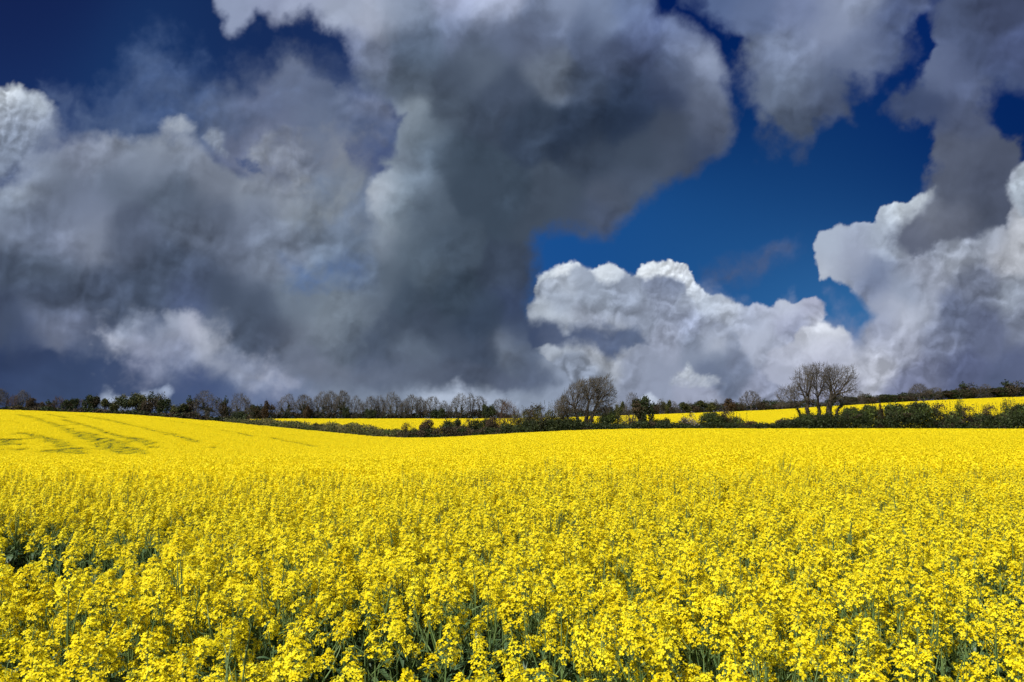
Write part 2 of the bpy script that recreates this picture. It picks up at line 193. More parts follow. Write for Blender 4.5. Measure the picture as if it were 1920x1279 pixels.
def blue(px, py):
    num = np.zeros(px.shape+(3,)); den = np.zeros(px.shape); C = np.array(BL, float); lin = s2l(C[:, 2:])**(1/2.2)
    for j in range(len(C)):
        q = (px-C[j, 0])**2+(py-C[j, 1])**2
        w = np.exp(-q/(2*120.**2))+1e-3/(1+q/(120.**2))**2
        num += w[..., None]*lin[j]; den += w
    return (num/den[..., None])**2.2
# ------------------------------------------------------ trees and shrubs
def exec_trees():
    KIND = {}
    def ell(r, n, c, s, shell=.5, zmin=-1.):
        """points in an ellipsoid, crowded towards its skin"""
        out = []
        while len(out) < n:
            d = r.normal(0, 1, 3); d /= np.linalg.norm(d)
            if d[2] < zmin: continue
            q = r.rand()**(1/3.) if r.rand() > shell else r.uniform(.82, 1.0)
            out.append(np.array(c)+d*q*np.array(s)*(1+.10*math.sin(5*d[0]+3*d[2])+.06*math.sin(11*d[1]+7*d[2])))
        return np.array(out)
    def skeleton(r, base, pts, r0, trunk_top, up=.25, wob=.05, expo=.42, tw=5, twl=.8, sweep=(0, 0, .5)):
        """grow limbs from the base to a cloud of tip points; returns thick limbs and fine twigs as tubes"""
        segs = []
        def rec(p, d, S, rad, depth):
            n = len(S)
            if n == 0: return
            c = S.mean(0)
            if n == 1:
                q = S[0]; segs.append((p, (p+q)/2+r.normal(0, wob, 3)+np.array([0, 0, -.04]), q, rad, .010))
                v = q-p; v = v/(np.linalg.norm(v)+1e-6)
                for _ in range(tw):
                    t = r.uniform(.15, 1.); b = p+(q-p)*t; dd = v*.8+r.normal(0, .5, 3)+np.array(sweep); dd /= np.linalg.norm(dd)
                    l_ = twl*r.uniform(.5, 1.2); segs.append((b, b+dd*l_*.5+r.normal(0, .04, 3), b+dd*l_+np.array([0, 0, .08]), .011, .006))
                return
            f = r.uniform(.15, .26) if n > 60 else (r.uniform(.24, .36) if n > 12 else r.uniform(.4, .6))
            v = c-p; q = p+v*f+d*np.linalg.norm(v)*up*.3+r.normal(0, wob*np.linalg.norm(v)*.6, 3)
            rn = rad
            segs.append((p, (p+q)/2+d*np.linalg.norm(q-p)*.12+r.normal(0, wob*np.linalg.norm(q-p), 3), q, rad, rad*.93))
            nd = (q-p)/(np.linalg.norm(q-p)+1e-6)
            D = S-q; D /= np.linalg.norm(D, axis=1)[:, None]+1e-6
            # split across the widest direction of the tips, seen from the fork
            Cc = D-D.mean(0); _, _, vt = np.linalg.svd(Cc+r.normal(0, .02, Cc.shape), full_matrices=False)
            s = Cc@vt[0]; th = np.quantile(s, r.uniform(.32, .68)) if n > 3 else np.median(s)
            A_, B_ = S[s <= th], S[s > th]
            if len(A_) == 0 or len(B_) == 0: A_, B_ = S[:n//2], S[n//2:]
            for G in (A_, B_): rec(q, nd, G, max(rad*.93*(len(G)/n)**expo, .012), depth+1)
        tt = np.array(trunk_top, float); b = np.array(base, float)
        segs.append((b, (b+tt)/2+r.normal(0, .05, 3), tt, r0*1.25, r0))
        rec(tt, (tt-b)/np.linalg.norm(tt-b), pts, r0, 0)
        return segs
    def tubes(segs, lim):
        big = MB(); fine = MB()
        for a, m, b, r1, r2 in segs:
            if r1 > lim: big.tube([a, m, b], [r1, (r1+r2)/2, r2], 6 if r1 > .12 else 4)
            else: fine.tube([a, m, b], [r1, (r1+r2)/2, r2], 3)
        return big, fine
    def leaves(r, P, size, flat=.3, jit=.15):
        n = len(P); P = P+r.normal(0, jit, P.shape); D = r.normal(0, 1, (n, 3)); D[:, 2] += flat; D /= np.linalg.norm(D, axis=1)[:, None]
        U = np.cross(D, r.normal(0, 1, (n, 3))); U /= np.linalg.norm(U, axis=1)[:, None]; W = np.cross(D, U); s = size*r.uniform(.5, 1.3, (n, 1))
        mb = MB(); mb.addn(np.stack([P-U*s, P-W*s*.55, P+U*s, P+W*s*.55], 1), 4); return mb
    def ivy_on(r, segs, zmax, n, spread, size=.13, lim=.07):
        th = [s for s in segs if s[3] > lim and s[0][2] < zmax]; P = []
        L_ = np.array([np.linalg.norm(s[2]-s[0]) for s in th]); pr = L_/L_.sum()
        for i in r.choice(len(th), n, p=pr):
            a, m, b, r1, r2 = th[i]; t = r.rand(); q = a+(b-a)*t if t > 1 else ((1-t)**2*a+2*t*(1-t)*m+t*t*b)
            d = r.normal(0, 1, 3); d /= np.linalg.norm(d); P.append(q+d*(r1+spread*r.rand()*(1.2-q[2]/zmax*.6)))
        return leaves(r, np.array(P), size, 0, .05)
    def bare(name, seed, H, W, n=420, cb=.28, ivy=0, trunk=.16, multi=1, lean=0., up=.25, shape='dome', D=None, bark=M_BARK, twig=M_TWIG, r0=.30, ivs=.35, ivz=.5, tw=4, thick=1.5):
        r = np.random.RandomState(seed); D = D or W*.85; segs = []
        cz = H*(.5+cb/2); sz = H*(1-cb)/2
        if shape == 'dome': pts = ell(r, n, (lean*.5, 0, H*cb+(H*(1-cb))*.42), (W/2, D/2, H*(1-cb)*.58), .55, -.55)
        elif shape == 'upright': pts = ell(r, n, (0, 0, cz), (W/2, D/2, sz), .45)
        else:   # fan: a bowl of ascending limbs
            pts = ell(r, n, (lean*.5, 0, H*cb), (W/2, D/2, H*(1-cb)), .6, .0)
        pts[:, 2] = np.minimum(pts[:, 2], H-.25); pts[:, 0] += lean*np.clip(pts[:, 2]/H-cb, 0, 1)
        grp = np.array_split(np.argsort(pts[:, 0]+r.normal(0, W*.08, n)), multi)
        for k_, g in enumerate(grp):
            bx = (k_-(multi-1)/2)*W*.09; c = pts[g].mean(0)
            segs += skeleton(r, (bx, r.normal(0, .2)*(multi > 1), -.3), pts[g], r0/math.sqrt(multi)*1.1, (bx+(c[0]-bx)*.22, c[1]*.2, H*trunk), up, tw=tw)
        big, fine = tubes([(a_, m_, b_, max(p_, .011*thick), max(q_, .007*thick)) for a_, m_, b_, p_, q_ in segs], .06 if H > 4 else .02)
        parts = [('trunk', big.mesh('trunk', [bark])), ('crown', fine.mesh('crown', [twig]))]
        if ivy: parts.append(('ivy', ivy_on(r, segs, H*ivz, ivy, ivs).mesh('ivy', [M_IVY])))
        KIND[name] = (parts, H, W)
    def leafy(name, seed, H, W, lobes, n, size, m, stems=7, shoots=0, twigs=None, gap=.25, cb=.0, trunk=0., mat2=None, share=.3, fl=.3):
        """shrub or full-crowned tree: stems, then leaves gathered in uneven clumps through the volume"""
        r = np.random.RandomState(seed); C = []
        for i in range(lobes):
            a = r.uniform(0, 6.28); q = math.sqrt(r.rand()); z = H*(cb+(1-cb)*(.14+.62*r.rand()*(1-.45*q*q)))
            C.append((math.cos(a)*q*W*.38, math.sin(a)*q*W*.30, z, r.uniform(.13, .25)*W, r.uniform(.12, .2)*H*(1-cb*.3)))
        P = []; Cn = r.normal(0, 1, (lobes*9, 3))
        for c in C:
            k_ = n//lobes; d = r.normal(0, 1, (k_, 3)); d /= np.linalg.norm(d, axis=1)[:, None]
            q = r.uniform(.55, 1.05, (k_, 1)); bump = 1+.25*np.sin(d[:, :1]*7+c[0]*3)*np.sin(d[:, 1:2]*6+c[2])*1.2
            p = np.array(c[:3])+d*q*bump*np.array([c[3], c[3], c[4]]); P.append(p)
        P = np.concatenate(P)
        nz = fbm(P[:, 0].astype(np.float32)+P[:, 2].astype(np.float32)*.7, P[:, 1].astype(np.float32)+P[:, 2].astype(np.float32), W*.12, 3, .6, seed % 50)
        P = P[nz > -gap]; P = P[(P[:, 2] > .05)]
        P[:, 2] *= H*.97/max(np.quantile(P[:, 2], .965), .1)
        mb = MB(); k_ = int(len(P)*share) if mat2 else 0
        mb.merge(leaves(r, P[k_:], size, fl), m=0)
        if k_:
            o_ = P[np.argsort(P[:, 0]*.5+noise2(P[:, 0], P[:, 2], W*.2, 7)*W*.5)][:k_]; mb.merge(leaves(r, o_, size, fl), m=1)
        sm = MB()
        for i in range(stems):
            c = C[i % lobes]; b = np.array([c[0]*.25, c[1]*.25, -.2]) if trunk else np.array([c[0]*.7, c[1]*.7, -.2]); e = np.array(c[:3])+r.normal(0, .1*W, 3)*np.array([1, 1, .3])
            sm.tube([b, (b+e)/2+r.normal(0, .05*W, 3)*np.array([1, 1, .2]), e], [trunk or .05, (trunk or .05)*.7, .02], 5 if trunk else 3)
        tips = P[r.randint(0, len(P), 40+len(P)//30)]
        for p in tips:
            d = r.normal(0, .35, 3)+np.array([0, 0, 1.]); d /= np.linalg.norm(d); l_ = r.uniform(.3, .8)*min(1., H/4)
            sm.tube([p-d*.3, p+d*l_], [.014, .006], 3)
        for i in range(shoots):                                  # upright leafy shoots above the hedge line
            x0 = r.uniform(-.42, .42)*W; y0 = r.uniform(-.25, .25)*W; zb = H*.6; zt = H*r.uniform(.98, 1.28); lx = r.normal(0, .12)
            sm.tube([(x0, y0, zb), (x0+lx, y0, zt)], [.022, .008], 3)
            k2 = 26; t = r.rand(k2)**.8; Q = np.stack([x0+lx*t+r.normal(0, .09, k2)*(1.2-t), y0+r.normal(0, .09, k2), zb+(zt-zb)*t], 1); mb.merge(leaves(r, Q, .085, .2, .03), m=0)
        parts = [('stem' if not trunk else 'trunk', sm.mesh('stem', [M_BARKD if not trunk else M_BARK])), ('foliage' if not trunk else 'crown', mb.mesh('foliage', [m]+([mat2] if mat2 else [])))]
        if twigs: parts[0][1].materials[0] = twigs
        KIND[name] = (parts, H, W)
    # kinds of bare tree, about 10 m tall
    bare('ash_a', 1, 10, 8.5, 620, .16, 1800, shape='fan', multi=2)
    bare('ash_b', 2, 10, 8, 600, .18, 3000, shape='fan', multi=1, trunk=.2, ivs=.5, ivz=.6)
    bare('ash_c', 3, 10, 7.0, 560, .18, 1500, shape='dome', multi=3)
    bare('ash_d', 4, 10, 6.0, 480, .24, 2600, shape='dome', multi=1, trunk=.16, lean=1.3, ivs=.5, ivz=.62)
    bare('round', 5, 9, 8.5, 620, .18, 0, shape='dome', multi=1, trunk=.17)
    bare('multi', 6, 9, 8.5, 620, .08, 200, shape='fan', multi=6, r0=.3)
    bare('slender', 7, 11, 4.2, 320, .15, 500, shape='upright', multi=2, up=.5)
    bare('scrub_tree', 8, 6, 7, 380, .1, 0, shape='fan', multi=5, twig=M_TWIGR, bark=M_BARKD, r0=.2)
    # fuller things
    leafy('dark_tree', 20, 8, 8, 11, 6500, .26, M_DGREEN, trunk=.16, cb=.12, stems=9, gap=.3, mat2=M_BROWN, share=.25)
    leafy('flat_tree', 21, 7, 11, 13, 7000, .24, M_DGREEN, trunk=.17, cb=.34, stems=12, gap=.22, mat2=M_OLIVE, share=.3)
    leafy('brown_tree', 22, 7, 9, 12, 6500, .23, M_BROWN, trunk=.12, cb=.08, stems=11, gap=.3, mat2=M_DGREEN, share=.3)
    leafy('olive_tree', 23, 7, 6, 9, 5000, .22, M_OLIVE, trunk=.1, cb=.12, stems=8, gap=.3, mat2=M_DGREEN, share=.45)
    leafy('dark_bush', 24, 4, 5, 8, 5600, .15, M_DGREEN, stems=8, gap=.25)
    leafy('brown_bush', 25, 4, 6, 9, 5400, .14, M_BROWN, stems=14, gap=.3, mat2=M_TWIGR, share=.3)
    leafy('rust_bush', 26, 4, 4.4, 7, 3600, .13, M_RUST, stems=10, gap=.3, mat2=M_BROWN, share=.5)
    leafy('hedge_bush', 27, 4, 6, 9, 8000, .14, M_GREEN, stems=10, shoots=9, gap=.3, mat2=M_DGREEN, share=.5)
    leafy('hedge_bush_b', 28, 4, 6.5, 10, 8000, .14, M_GREEN, stems=10, shoots=5, gap=.25, mat2=M_BROWN, share=.5)
    leafy('willow_scrub', 29, 4, 6, 9, 5400, .12, M_OLIVE, stems=22, shoots=6, gap=.35, mat2=M_BROWN, share=.45)
    leafy('blossom', 30, 3, 4.6, 8, 2600, .10, M_BLOSSOM, stems=16, gap=.25, mat2=M_BROWN, share=.5)
    leafy('shoots', 31, 4.2, 2.6, 5, 1500, .11, M_GREEN, stems=7, shoots=12, gap=.15)
    bare('grey_shrub', 32, 3, 2.4, 130, .1, 0, shape='fan', multi=5, r0=.12, tw=4, thick=1.3)
    def yd_near(y): return y < 185
    def place(kind, px, top, w, Yd, label, cat, name, group=None, sink=0., flip=1, rz=None, r=np.random.RandomState(77)):
        """stand a plant of this kind on the ground in the direction px at distance Yd, as tall and wide as it looks"""
        parts, H_, W_ = KIND[kind]
        x = px_u(px)*Yd*1.005; z = gz(x, Yd)-sink; top -= (1.5 if name == 'shrub' and yd_near(Yd) and px > 1480 else 0 if yd_near(Yd) else 2.5 if px < 440 else 1)
        ztop = CZ+(790-top)/F*Yd*(1.0)
        sz = max((ztop-z)/H_, .15); sx = w/F*Yd/W_
        e = empty(name, (x, Yd, z), 0 if rz is None else rz, (sx*flip, min(sx, sz*1.6), sz))
        if rz is None: e.rotation_euler = (0, 0, r.uniform(-.5, .5))
        tag(e, label, cat, group)
        for nm, me in parts: link(bpy.data.objects.new(nm, me), e)
        return e
    BT, SH = 'bare_tree', 'shrub'
    gS = 'trees and bushes along the skyline on the left'; gM = 'bare trees behind the strip of far field'; gR = 'trees and bushes along the top of the right hand field'
    gH = 'bushes of the hedgerow along the near field'
    T = [
     # kind, px, top, width, distance, label, name, group
     ('round', 4, 731, 32, 260, 'bare tree cut by the left edge of the photo on the yellow hilltop', BT, gS),
     ('scrub_tree', 31, 744, 24, 260, 'small dark bare tree, second from the left edge on the hilltop', BT, gS),
     ('ash_c', 50, 735, 24, 262, 'thin bare tree touching the small dark tree near the left edge', BT, gS),
     ('brown_bush', 70, 752, 24, 259, 'low domed brown tree standing alone on the left hilltop with sky at both sides', 'small_tree', gS),
     ('brown_bush', 85, 759, 14, 259, 'tiny brown bush just right of the low domed tree on the hilltop', SH, gS),
     ('brown_tree', 99, 755, 24, 259, 'brown bush at the left end of the unbroken dark tree line', SH, gS),
     ('scrub_tree', 118, 747, 28, 261, 'brown twiggy tree rising above the bushes at the left end of the tree line', BT, gS),
     ('dark_tree', 134, 754, 22, 259, 'dark green bush between the brown twiggy tree and a narrow dark tree', SH, gS),
     ('dark_tree', 147, 752, 20, 259, 'narrow dark evergreen, leftmost of the ivy dark crowns', 'evergreen_tree', gS),
     ('scrub_tree', 160, 752, 24, 262, 'see-through brown tree left of the dark leaning evergreen', BT, gS),
     ('dark_tree', 177, 746, 27, 260, 'dark evergreen leaning right with a ragged top on the left hill', 'evergreen_tree', gS),
     ('scrub_tree', 197, 755, 26, 262, 'thin see-through bush under the white patch of cloud at the left', SH, gS),
     ('olive_tree', 214, 751, 26, 260, 'olive green round tree beside the flat-topped evergreen', 'tree', gS),
     ('flat_tree', 246, 744, 50, 260, 'flat-topped evergreen with pale limbs showing under its crown', 'evergreen_tree', gS),
     ('brown_tree', 289, 743, 44, 260, 'broad dark brown domed tree right of the flat-topped evergreen', 'tree', gS),
     ('dark_tree', 315, 753, 28, 259, 'dark green rounded tree at the right shoulder of the broad brown dome', 'tree', gS),
     ('olive_tree', 339, 760, 28, 258, 'low olive bush in the dip of the tree line left of the ivy-clad ash', SH, gS),
     ('brown_tree', 361, 750, 32, 262, 'red-brown tree behind the low olive bush', 'tree', gS),
     ('ash_b', 392, 736, 50, 262, 'big bare tree with an ivy-dark middle, tallest crown on the left hill', BT, gS),
     ('brown_tree', 424, 751, 26, 260, 'narrow brown tree between two big bare trees', 'tree', gS),
     ('ash_a', 456, 739, 44, 262, 'bare ash with a pale fan of branches above a dark round bush', BT, gS),
     ('dark_bush', 452, 774, 22, 240, 'dark round bush under the fan-shaped bare ash at the field corner', SH, gS),
     ('dark_tree', 480, 762, 22, 290, 'dark green bush filling the gap right of the fan-shaped ash', SH, gS),
     ('brown_tree', 494, 763, 26, 298, 'dark brown bush left of the rusty round tree', SH, gS),
     ('rust_bush', 511, 757, 24, 296, 'rusty round tree at the left foot of the tall bare trees', 'tree', gM),
     ('ash_b', 540, 741, 38, 303, 'bare ash with ivy on its right-hand stem, left end of the tall row', BT, gM),
     ('ash_d', 567, 742, 32, 303, 'bare ivy-trunked tree, second of the tall row', BT, gM),
     ('rust_bush', 586, 766, 22, 300, 'small rusty green bush between the second and third tall trees', SH, gM),
     ('ash_a', 605, 736, 40, 304, 'wide bare ash with open branches at the left of the tallest group of three', BT, gM),
     ('ash_c', 624, 735, 32, 306, 'bare tree in the middle of the tallest group of three', BT, gM),
     ('ash_d', 639, 734, 26, 303, 'slim bare tree with an ivy sleeve, right of the tallest group of three', BT, gM),
     ('dark_bush', 651, 765, 10, 301, 'short ivy-covered stump standing in the bright gap', 'tree stump', gM),
     ('multi', 671, 744, 34, 304, 'round bare many-stemmed tree between two bright gaps', BT, gM),
     ('ash_c', 699, 745, 28, 304, 'bare tree above a dark round bush, right of the many-stemmed tree', BT, gM),
     ('dark_bush', 697, 770, 18, 299, 'dark round bush at the foot of the row where the strip is brightest', SH, gM),
     ('ash_a', 716, 743, 24, 305, 'thin bare tree left of the tall dense one', BT, gM),
     ('ash_a', 739, 737, 38, 303, 'tall dense bare tree in the middle of the row', BT, gM),
     ('ash_b', 760, 750, 24, 302, 'short tree wrapped in dark ivy in the middle of the row', 'tree', gM),
     ('ash_c', 775, 742, 32, 304, 'bare tree right of the dark ivy-wrapped one', BT, gM),
     ('ash_c', 791, 746, 20, 306, 'thin pale bare tree behind, left of the round-headed one', BT, gM),
     ('round', 811, 745, 32, 303, 'round-headed bare tree with a straight trunk above the dark bushes', BT, gM),
     ('dark_bush', 823, 769, 22, 299, 'dark green bush under the round-headed bare tree', SH, gM),
     ('multi', 836, 753, 26, 304, 'low bare tree in the dip before the large ash', BT, gM),
     ('ash_a', 862, 739, 38, 303, 'large round bare ash near the right end of the row', BT, gM),
     ('slender', 884, 739, 16, 304, 'slender upright tree like a spire beside the large round ash', BT, gM),
     ('slender', 901, 744, 26, 305, 'pair of upright bare stems with a narrow brush of twigs', BT, gM),
     ('dark_bush', 916, 762, 20, 300, 'dark green bush at the right end of the tall row', SH, gM),
     ('round', 938, 750, 30, 306, 'pale bare tree just behind the reddish hawthorn', BT, gM),
     ('scrub_tree', 955, 752, 50, 158, 'reddish brown hawthorn with a dense twiggy crown at the corner of the far strip', 'hawthorn', gH),
     # shrubs in the dip
     ('dark_bush', 603, 796, 18, 190, 'small dark bush on the grassy bank above the hollow', SH, gH),
     ('hedge_bush_b', 735, 809, 14, 171, 'lowest small bush on the bank at the hollow', SH, gH),
     ('hedge_bush_b', 769, 798, 28, 166, 'green and brown bush, leftmost of the row in the hollow', SH, gH),
     ('brown_bush', 790, 799, 18, 165, 'small brown bush wedged behind the large russet one', SH, gH),
     ('brown_bush', 809, 791, 34, 163, 'large russet brown bush in the hollow', SH, gH),
     ('dark_bush', 849, 789, 30, 162, 'rounded green bush standing clear in the far strip of yellow', SH, gH),
     ('hedge_bush_b', 875, 790, 20, 161, 'narrow green bush right of the rounded clear-standing one', SH, gH),
     ('dark_bush', 901, 788, 32, 160, 'dark wide bush left of the hawthorn', SH, gH),
     ('brown_bush', 928, 786, 30, 158, 'brown bush against the left side of the hawthorn', SH, gH),
     # centre
     ('willow_scrub', 984, 771, 40, 156, 'olive brown scrub just right of the hawthorn', SH, gH),
     ('willow_scrub', 1014, 764, 42, 154, 'tallest olive brown scrub bush between the hawthorn and the windswept tree', SH, gH),
     ('grey_shrub', 1015, 779, 16, 149, 'pale grey leafless shrub in front of the olive scrub', SH, gH),
     ('willow_scrub', 1046, 766, 36, 153, 'olive scrub under the left branches of the windswept tree', SH, gH),
     ('dark_bush', 1000, 789, 40, 150, 'low dark green bush under the olive scrub', SH, gH),
     ('dark_bush', 1038, 789, 34, 149, 'low dark bush at the left foot of the windswept tree', SH, gH),
     ('dark_bush', 1072, 791, 34, 149, 'green undergrowth bush around the stems of the windswept tree', SH, gH),
     ('hedge_bush_b', 1112, 789, 36, 148, 'green bush at the right foot of the windswept tree', SH, gH),
     ('hedge_bush', 1142, 775, 38, 149, 'rounded green bush between the windswept tree and the ivy-dark one', SH, gH),
     ('olive_tree', 1160, 755, 16, 200, 'small olive green sapling left of the ivy-dark tree', 'sapling', gH),
     ('multi', 1186, 738, 44, 170, 'thin grey bare tree behind the ivy-dark one', BT, gH),
     ('dark_tree', 1204, 748, 38, 147, 'dark ivy-smothered tree reaching down to the yellow crop', 'ivy tree', gH),
     ('hedge_bush_b', 1176, 789, 28, 147, 'low bush at the left foot of the ivy-smothered tree', SH, gH),
     ('dark_bush', 1234, 787, 36, 146, 'low green bush at the right foot of the ivy-smothered tree', SH, gH),
     ('blossom', 1288, 776, 44, 145, 'blackthorn shrub grey-white with blossom in the hedgerow', SH, gH),
     ('hedge_bush', 1330, 776, 48, 144, 'dark green bush right of the white-blossomed shrub', SH, gH),
     ('hedge_bush_b', 1368, 775, 48, 144, 'green bush with reddish twigs at the end of the low hedge before the gap', SH, gH),
     ('brown_bush', 1410, 792, 40, 144, 'low brown scrub left in the hedge gap', SH, gH),
     ('brown_bush', 1455, 790, 44, 144, 'low brown scrub just left of the big multi-stemmed tree', SH, gH),
     # far skyline, centre right
     ('brown_tree', 1226, 757, 26, 336, 'brown bush behind the right side of the ivy-smothered tree', SH, gR),
     ('multi', 1238, 750, 26, 338, 'small bare tree at the left start of the far hedge', BT, gR),
     ('olive_tree', 1247, 752, 15, 337, 'green narrow tree, leftmost green crown in the far hedge', 'tree', gR),
     ('multi', 1262, 754, 24, 340, 'pale bare bush between two green crowns in the far hedge', SH, gR),
     ('olive_tree', 1282, 756, 22, 340, 'rounded green tree, second green crown in the far hedge', 'tree', gR),
     ('brown_tree', 1300, 758, 26, 341, 'brown bush right of the second green crown', SH, gR),
     ('olive_tree', 1322, 753, 32, 342, 'broad green tree, third green crown in the far hedge', 'tree', gR),
     ('slender', 1340, 750, 9, 343, 'thin dark spike of a tree between the green and the russet crowns', BT, gR),
     ('rust_bush', 1357, 752, 38, 343, 'russet domed tree in the far hedge', 'tree', gR),
     ('brown_tree', 1381, 757, 26, 344, 'dark bush between the russet dome and the round bare tree', SH, gR),
     ('round', 1405, 734, 34, 345, 'round bare tree standing above the far hedge left of the big tree', BT, gR),
     ('brown_tree', 1426, 752, 32, 345, 'brown bush right of the round bare tree', SH, gR),
     ('brown_tree', 1452, 756, 32, 346, 'brown bush behind the left branches of the big multi-stemmed tree', SH, gR),
     ('brown_tree', 1484, 753, 34, 347, 'bush behind the middle of the big multi-stemmed tree', SH, gR),
     ('dark_tree', 1586, 746, 36, 347, 'dark bush of the far hedge just right of the big multi-stemmed tree', SH, gR),
     ('multi', 1611, 735, 17, 346, 'thin bare sapling poking up right of the big multi-stemmed tree', BT, gR),
     ('brown_tree', 1626, 743, 40, 348, 'low brown stretch of far hedge right of the thin sapling', SH, gR),
     ('dark_tree', 1660, 742, 42, 349, 'low dark stretch of far hedge before the round bare tree', SH, gR),
     ('brown_tree', 1693, 740, 34, 349, 'brown bush against the left side of the tall round bare tree on the right', SH, gR),
     ('round', 1719, 721, 33, 350, 'tall round bare tree alone on the right skyline', BT, gR),
     ('round', 1748, 728, 30, 352, 'fainter bare tree right of the tall round one', BT, gR),
     ('dark_tree', 1780, 734, 36, 350, 'dark green dome in the right skyline hedge', 'tree', gR),
     ('brown_tree', 1808, 721, 34, 350, 'brown domed tree standing highest above the right skyline hedge', 'tree', gR),
     ('multi', 1840, 722, 40, 352, 'grey twiggy crown between two brown domes on the right', BT, gR),
     ('dark_tree', 1866, 729, 32, 350, 'dark bush left of the last brown dome', SH, gR),
     ('brown_tree', 1888, 717, 40, 350, 'last brown domed tree before the right edge', 'tree', gR),
     ('dark_tree', 1916, 729, 34, 350, 'dark bush cut by the right edge of the photo on the skyline', SH, gR),
     # near hedge on the right
     ('hedge_bush', 1506, 780, 40, 144, 'green bush around the left stem of the big multi-stemmed tree', SH, gH),
     ('dark_bush', 1533, 779, 34, 143, 'dark bush between the stems of the big multi-stemmed tree', SH, gH),
     ('hedge_bush', 1592, 769, 44, 143, 'dark green bush at the left end of the solid right-hand hedge', SH, gH),
     ('hedge_bush', 1624, 765, 42, 143, 'second bush of the solid right-hand hedge, left of the rust-coloured gap', SH, gH),
     ('rust_bush', 1648, 764, 15, 142, 'narrow rust coloured twiggy shrub in a notch of the right-hand hedge', SH, gH),
     ('hedge_bush', 1678, 763, 56, 143, 'bush right of the rust coloured shrub', SH, gH),
     ('hedge_bush', 1722, 760, 58, 143, 'largest brightest green bush in the middle of the right-hand hedge', SH, gH),
     ('hedge_bush_b', 1764, 765, 50, 143, 'brown-green bush right of the largest hedge bush', SH, gH),
     ('shoots', 1794, 758, 20, 143, 'clump of upright leafy shoots, left one of two above the right-hand hedge', SH, gH),
     ('hedge_bush_b', 1816, 770, 52, 143, 'brownish bush between the two clumps of upright shoots', SH, gH),
     ('hedge_bush_b', 1858, 768, 46, 143, 'bush left of the last clump of upright shoots', SH, gH),
     ('shoots', 1884, 758, 26, 143, 'clump of upright leafy shoots nearest the right edge', SH, gH),
     ('hedge_bush', 1908, 763, 44, 143, 'green bush cut by the right edge of the photo', SH, gH),
    ]
    for i, (kd, px, top, w_, yd, lb, nm, gp) in enumerate(T):
        cat = nm.replace('_', ' ')
        sh = 1.0
        place(kd, px, top, w_*(1.22 if yd > 230 else 1.18), yd, lb, {'bare tree': 'tree', 'shrub': 'bush', 'small tree': 'tree', 'evergreen tree': 'tree'}.get(cat, cat), nm.replace(' ', '_'), gp, flip=-1 if i % 3 == 1 else 1)
    # a few plants just outside the frame, so that a step aside finds no bare end
    for kd, px, top, w_, yd, lb in (('hedge_bush', 1955, 764, 52, 143, 'green hedge bush beyond the right edge'), ('hedge_bush_b', 2000, 766, 52, 143, 'brown-green hedge bush further beyond the right edge'), ('brown_tree', 1950, 727, 40, 351, 'brown skyline tree beyond the right edge'), ('dark_tree', -30, 748, 30, 262, 'dark tree beyond the left edge')):
        place(kd, px, top, w_, yd, lb, 'bush', 'shrub', None)

    # ------------ the two big trees in the near hedgerow, grown to their own outlines
    def big_tree(name, px, Yd, stems, polys, n, seed, label, depth, ivy, r0s, cat='tree', ivs=.4, sweep=(0, 0, .5), up=.2):
        r = np.random.RandomState(seed); s = Yd/F; x0 = px_u(px)*Yd*1.005; z0 = gz(x0, Yd)
        def loc(p, y=0.): return np.array([(p[0]-px)*s, y, CZ+(790-p[1])*s-z0])
        segs = []
        for (base, fork, P, m, rr) in zip([a[0] for a in stems], [a[1] for a in stems], polys, n, r0s):
            P = np.array(P, float); lo, hi = P.min(0), P.max(0); pts = []
            cx = (lo[0]+hi[0])/2; hw = (hi[0]-lo[0])/2
            while len(pts) < m:
                q = lo+(hi-lo)*r.rand(2); c = False
                for i in range(len(P)):
                    a, b = P[i], P[(i+1) % len(P)]
                    if (a[1] > q[1]) != (b[1] > q[1]) and q[0] < (b[0]-a[0])*(q[1]-a[1])/(b[1]-a[1])+a[0]: c = not c
                if not c: continue
                if r.rand() < .35 and q[1] > lo[1]+(hi[1]-lo[1])*.6: continue
                t = math.sqrt(max(0, 1-((q[0]-cx)/(hw+1))**2)); pts.append(loc(q, r.uniform(-1, 1)*depth*t))
            b = loc(base, r.uniform(-.4, .4)); b[2] = -.3; f = loc(fork, r.uniform(-.3, .3))
            segs += skeleton(r, b, np.array(pts), rr, f, up, .045, tw=4, twl=.75, sweep=sweep)
        e = empty(name, (x0, Yd, z0)); tag(e, label, cat, 'the two big leafless trees of the hedgerow')
        big, fine = tubes([(a_, m_, b_, max(p_, .014), max(q_, .010)) for a_, m_, b_, p_, q_ in segs], .05)
        link(bpy.data.objects.new('trunk', big.mesh('trunk', [M_BARKD])), e); link(bpy.data.objects.new('crown', fine.mesh('crown', [M_TWIG])), e)
        if ivy: link(bpy.data.objects.new('ivy', ivy_on(r, segs, ivy[1], ivy[0], ivs, .12, .10).mesh('ivy', [M_IVY])), e)
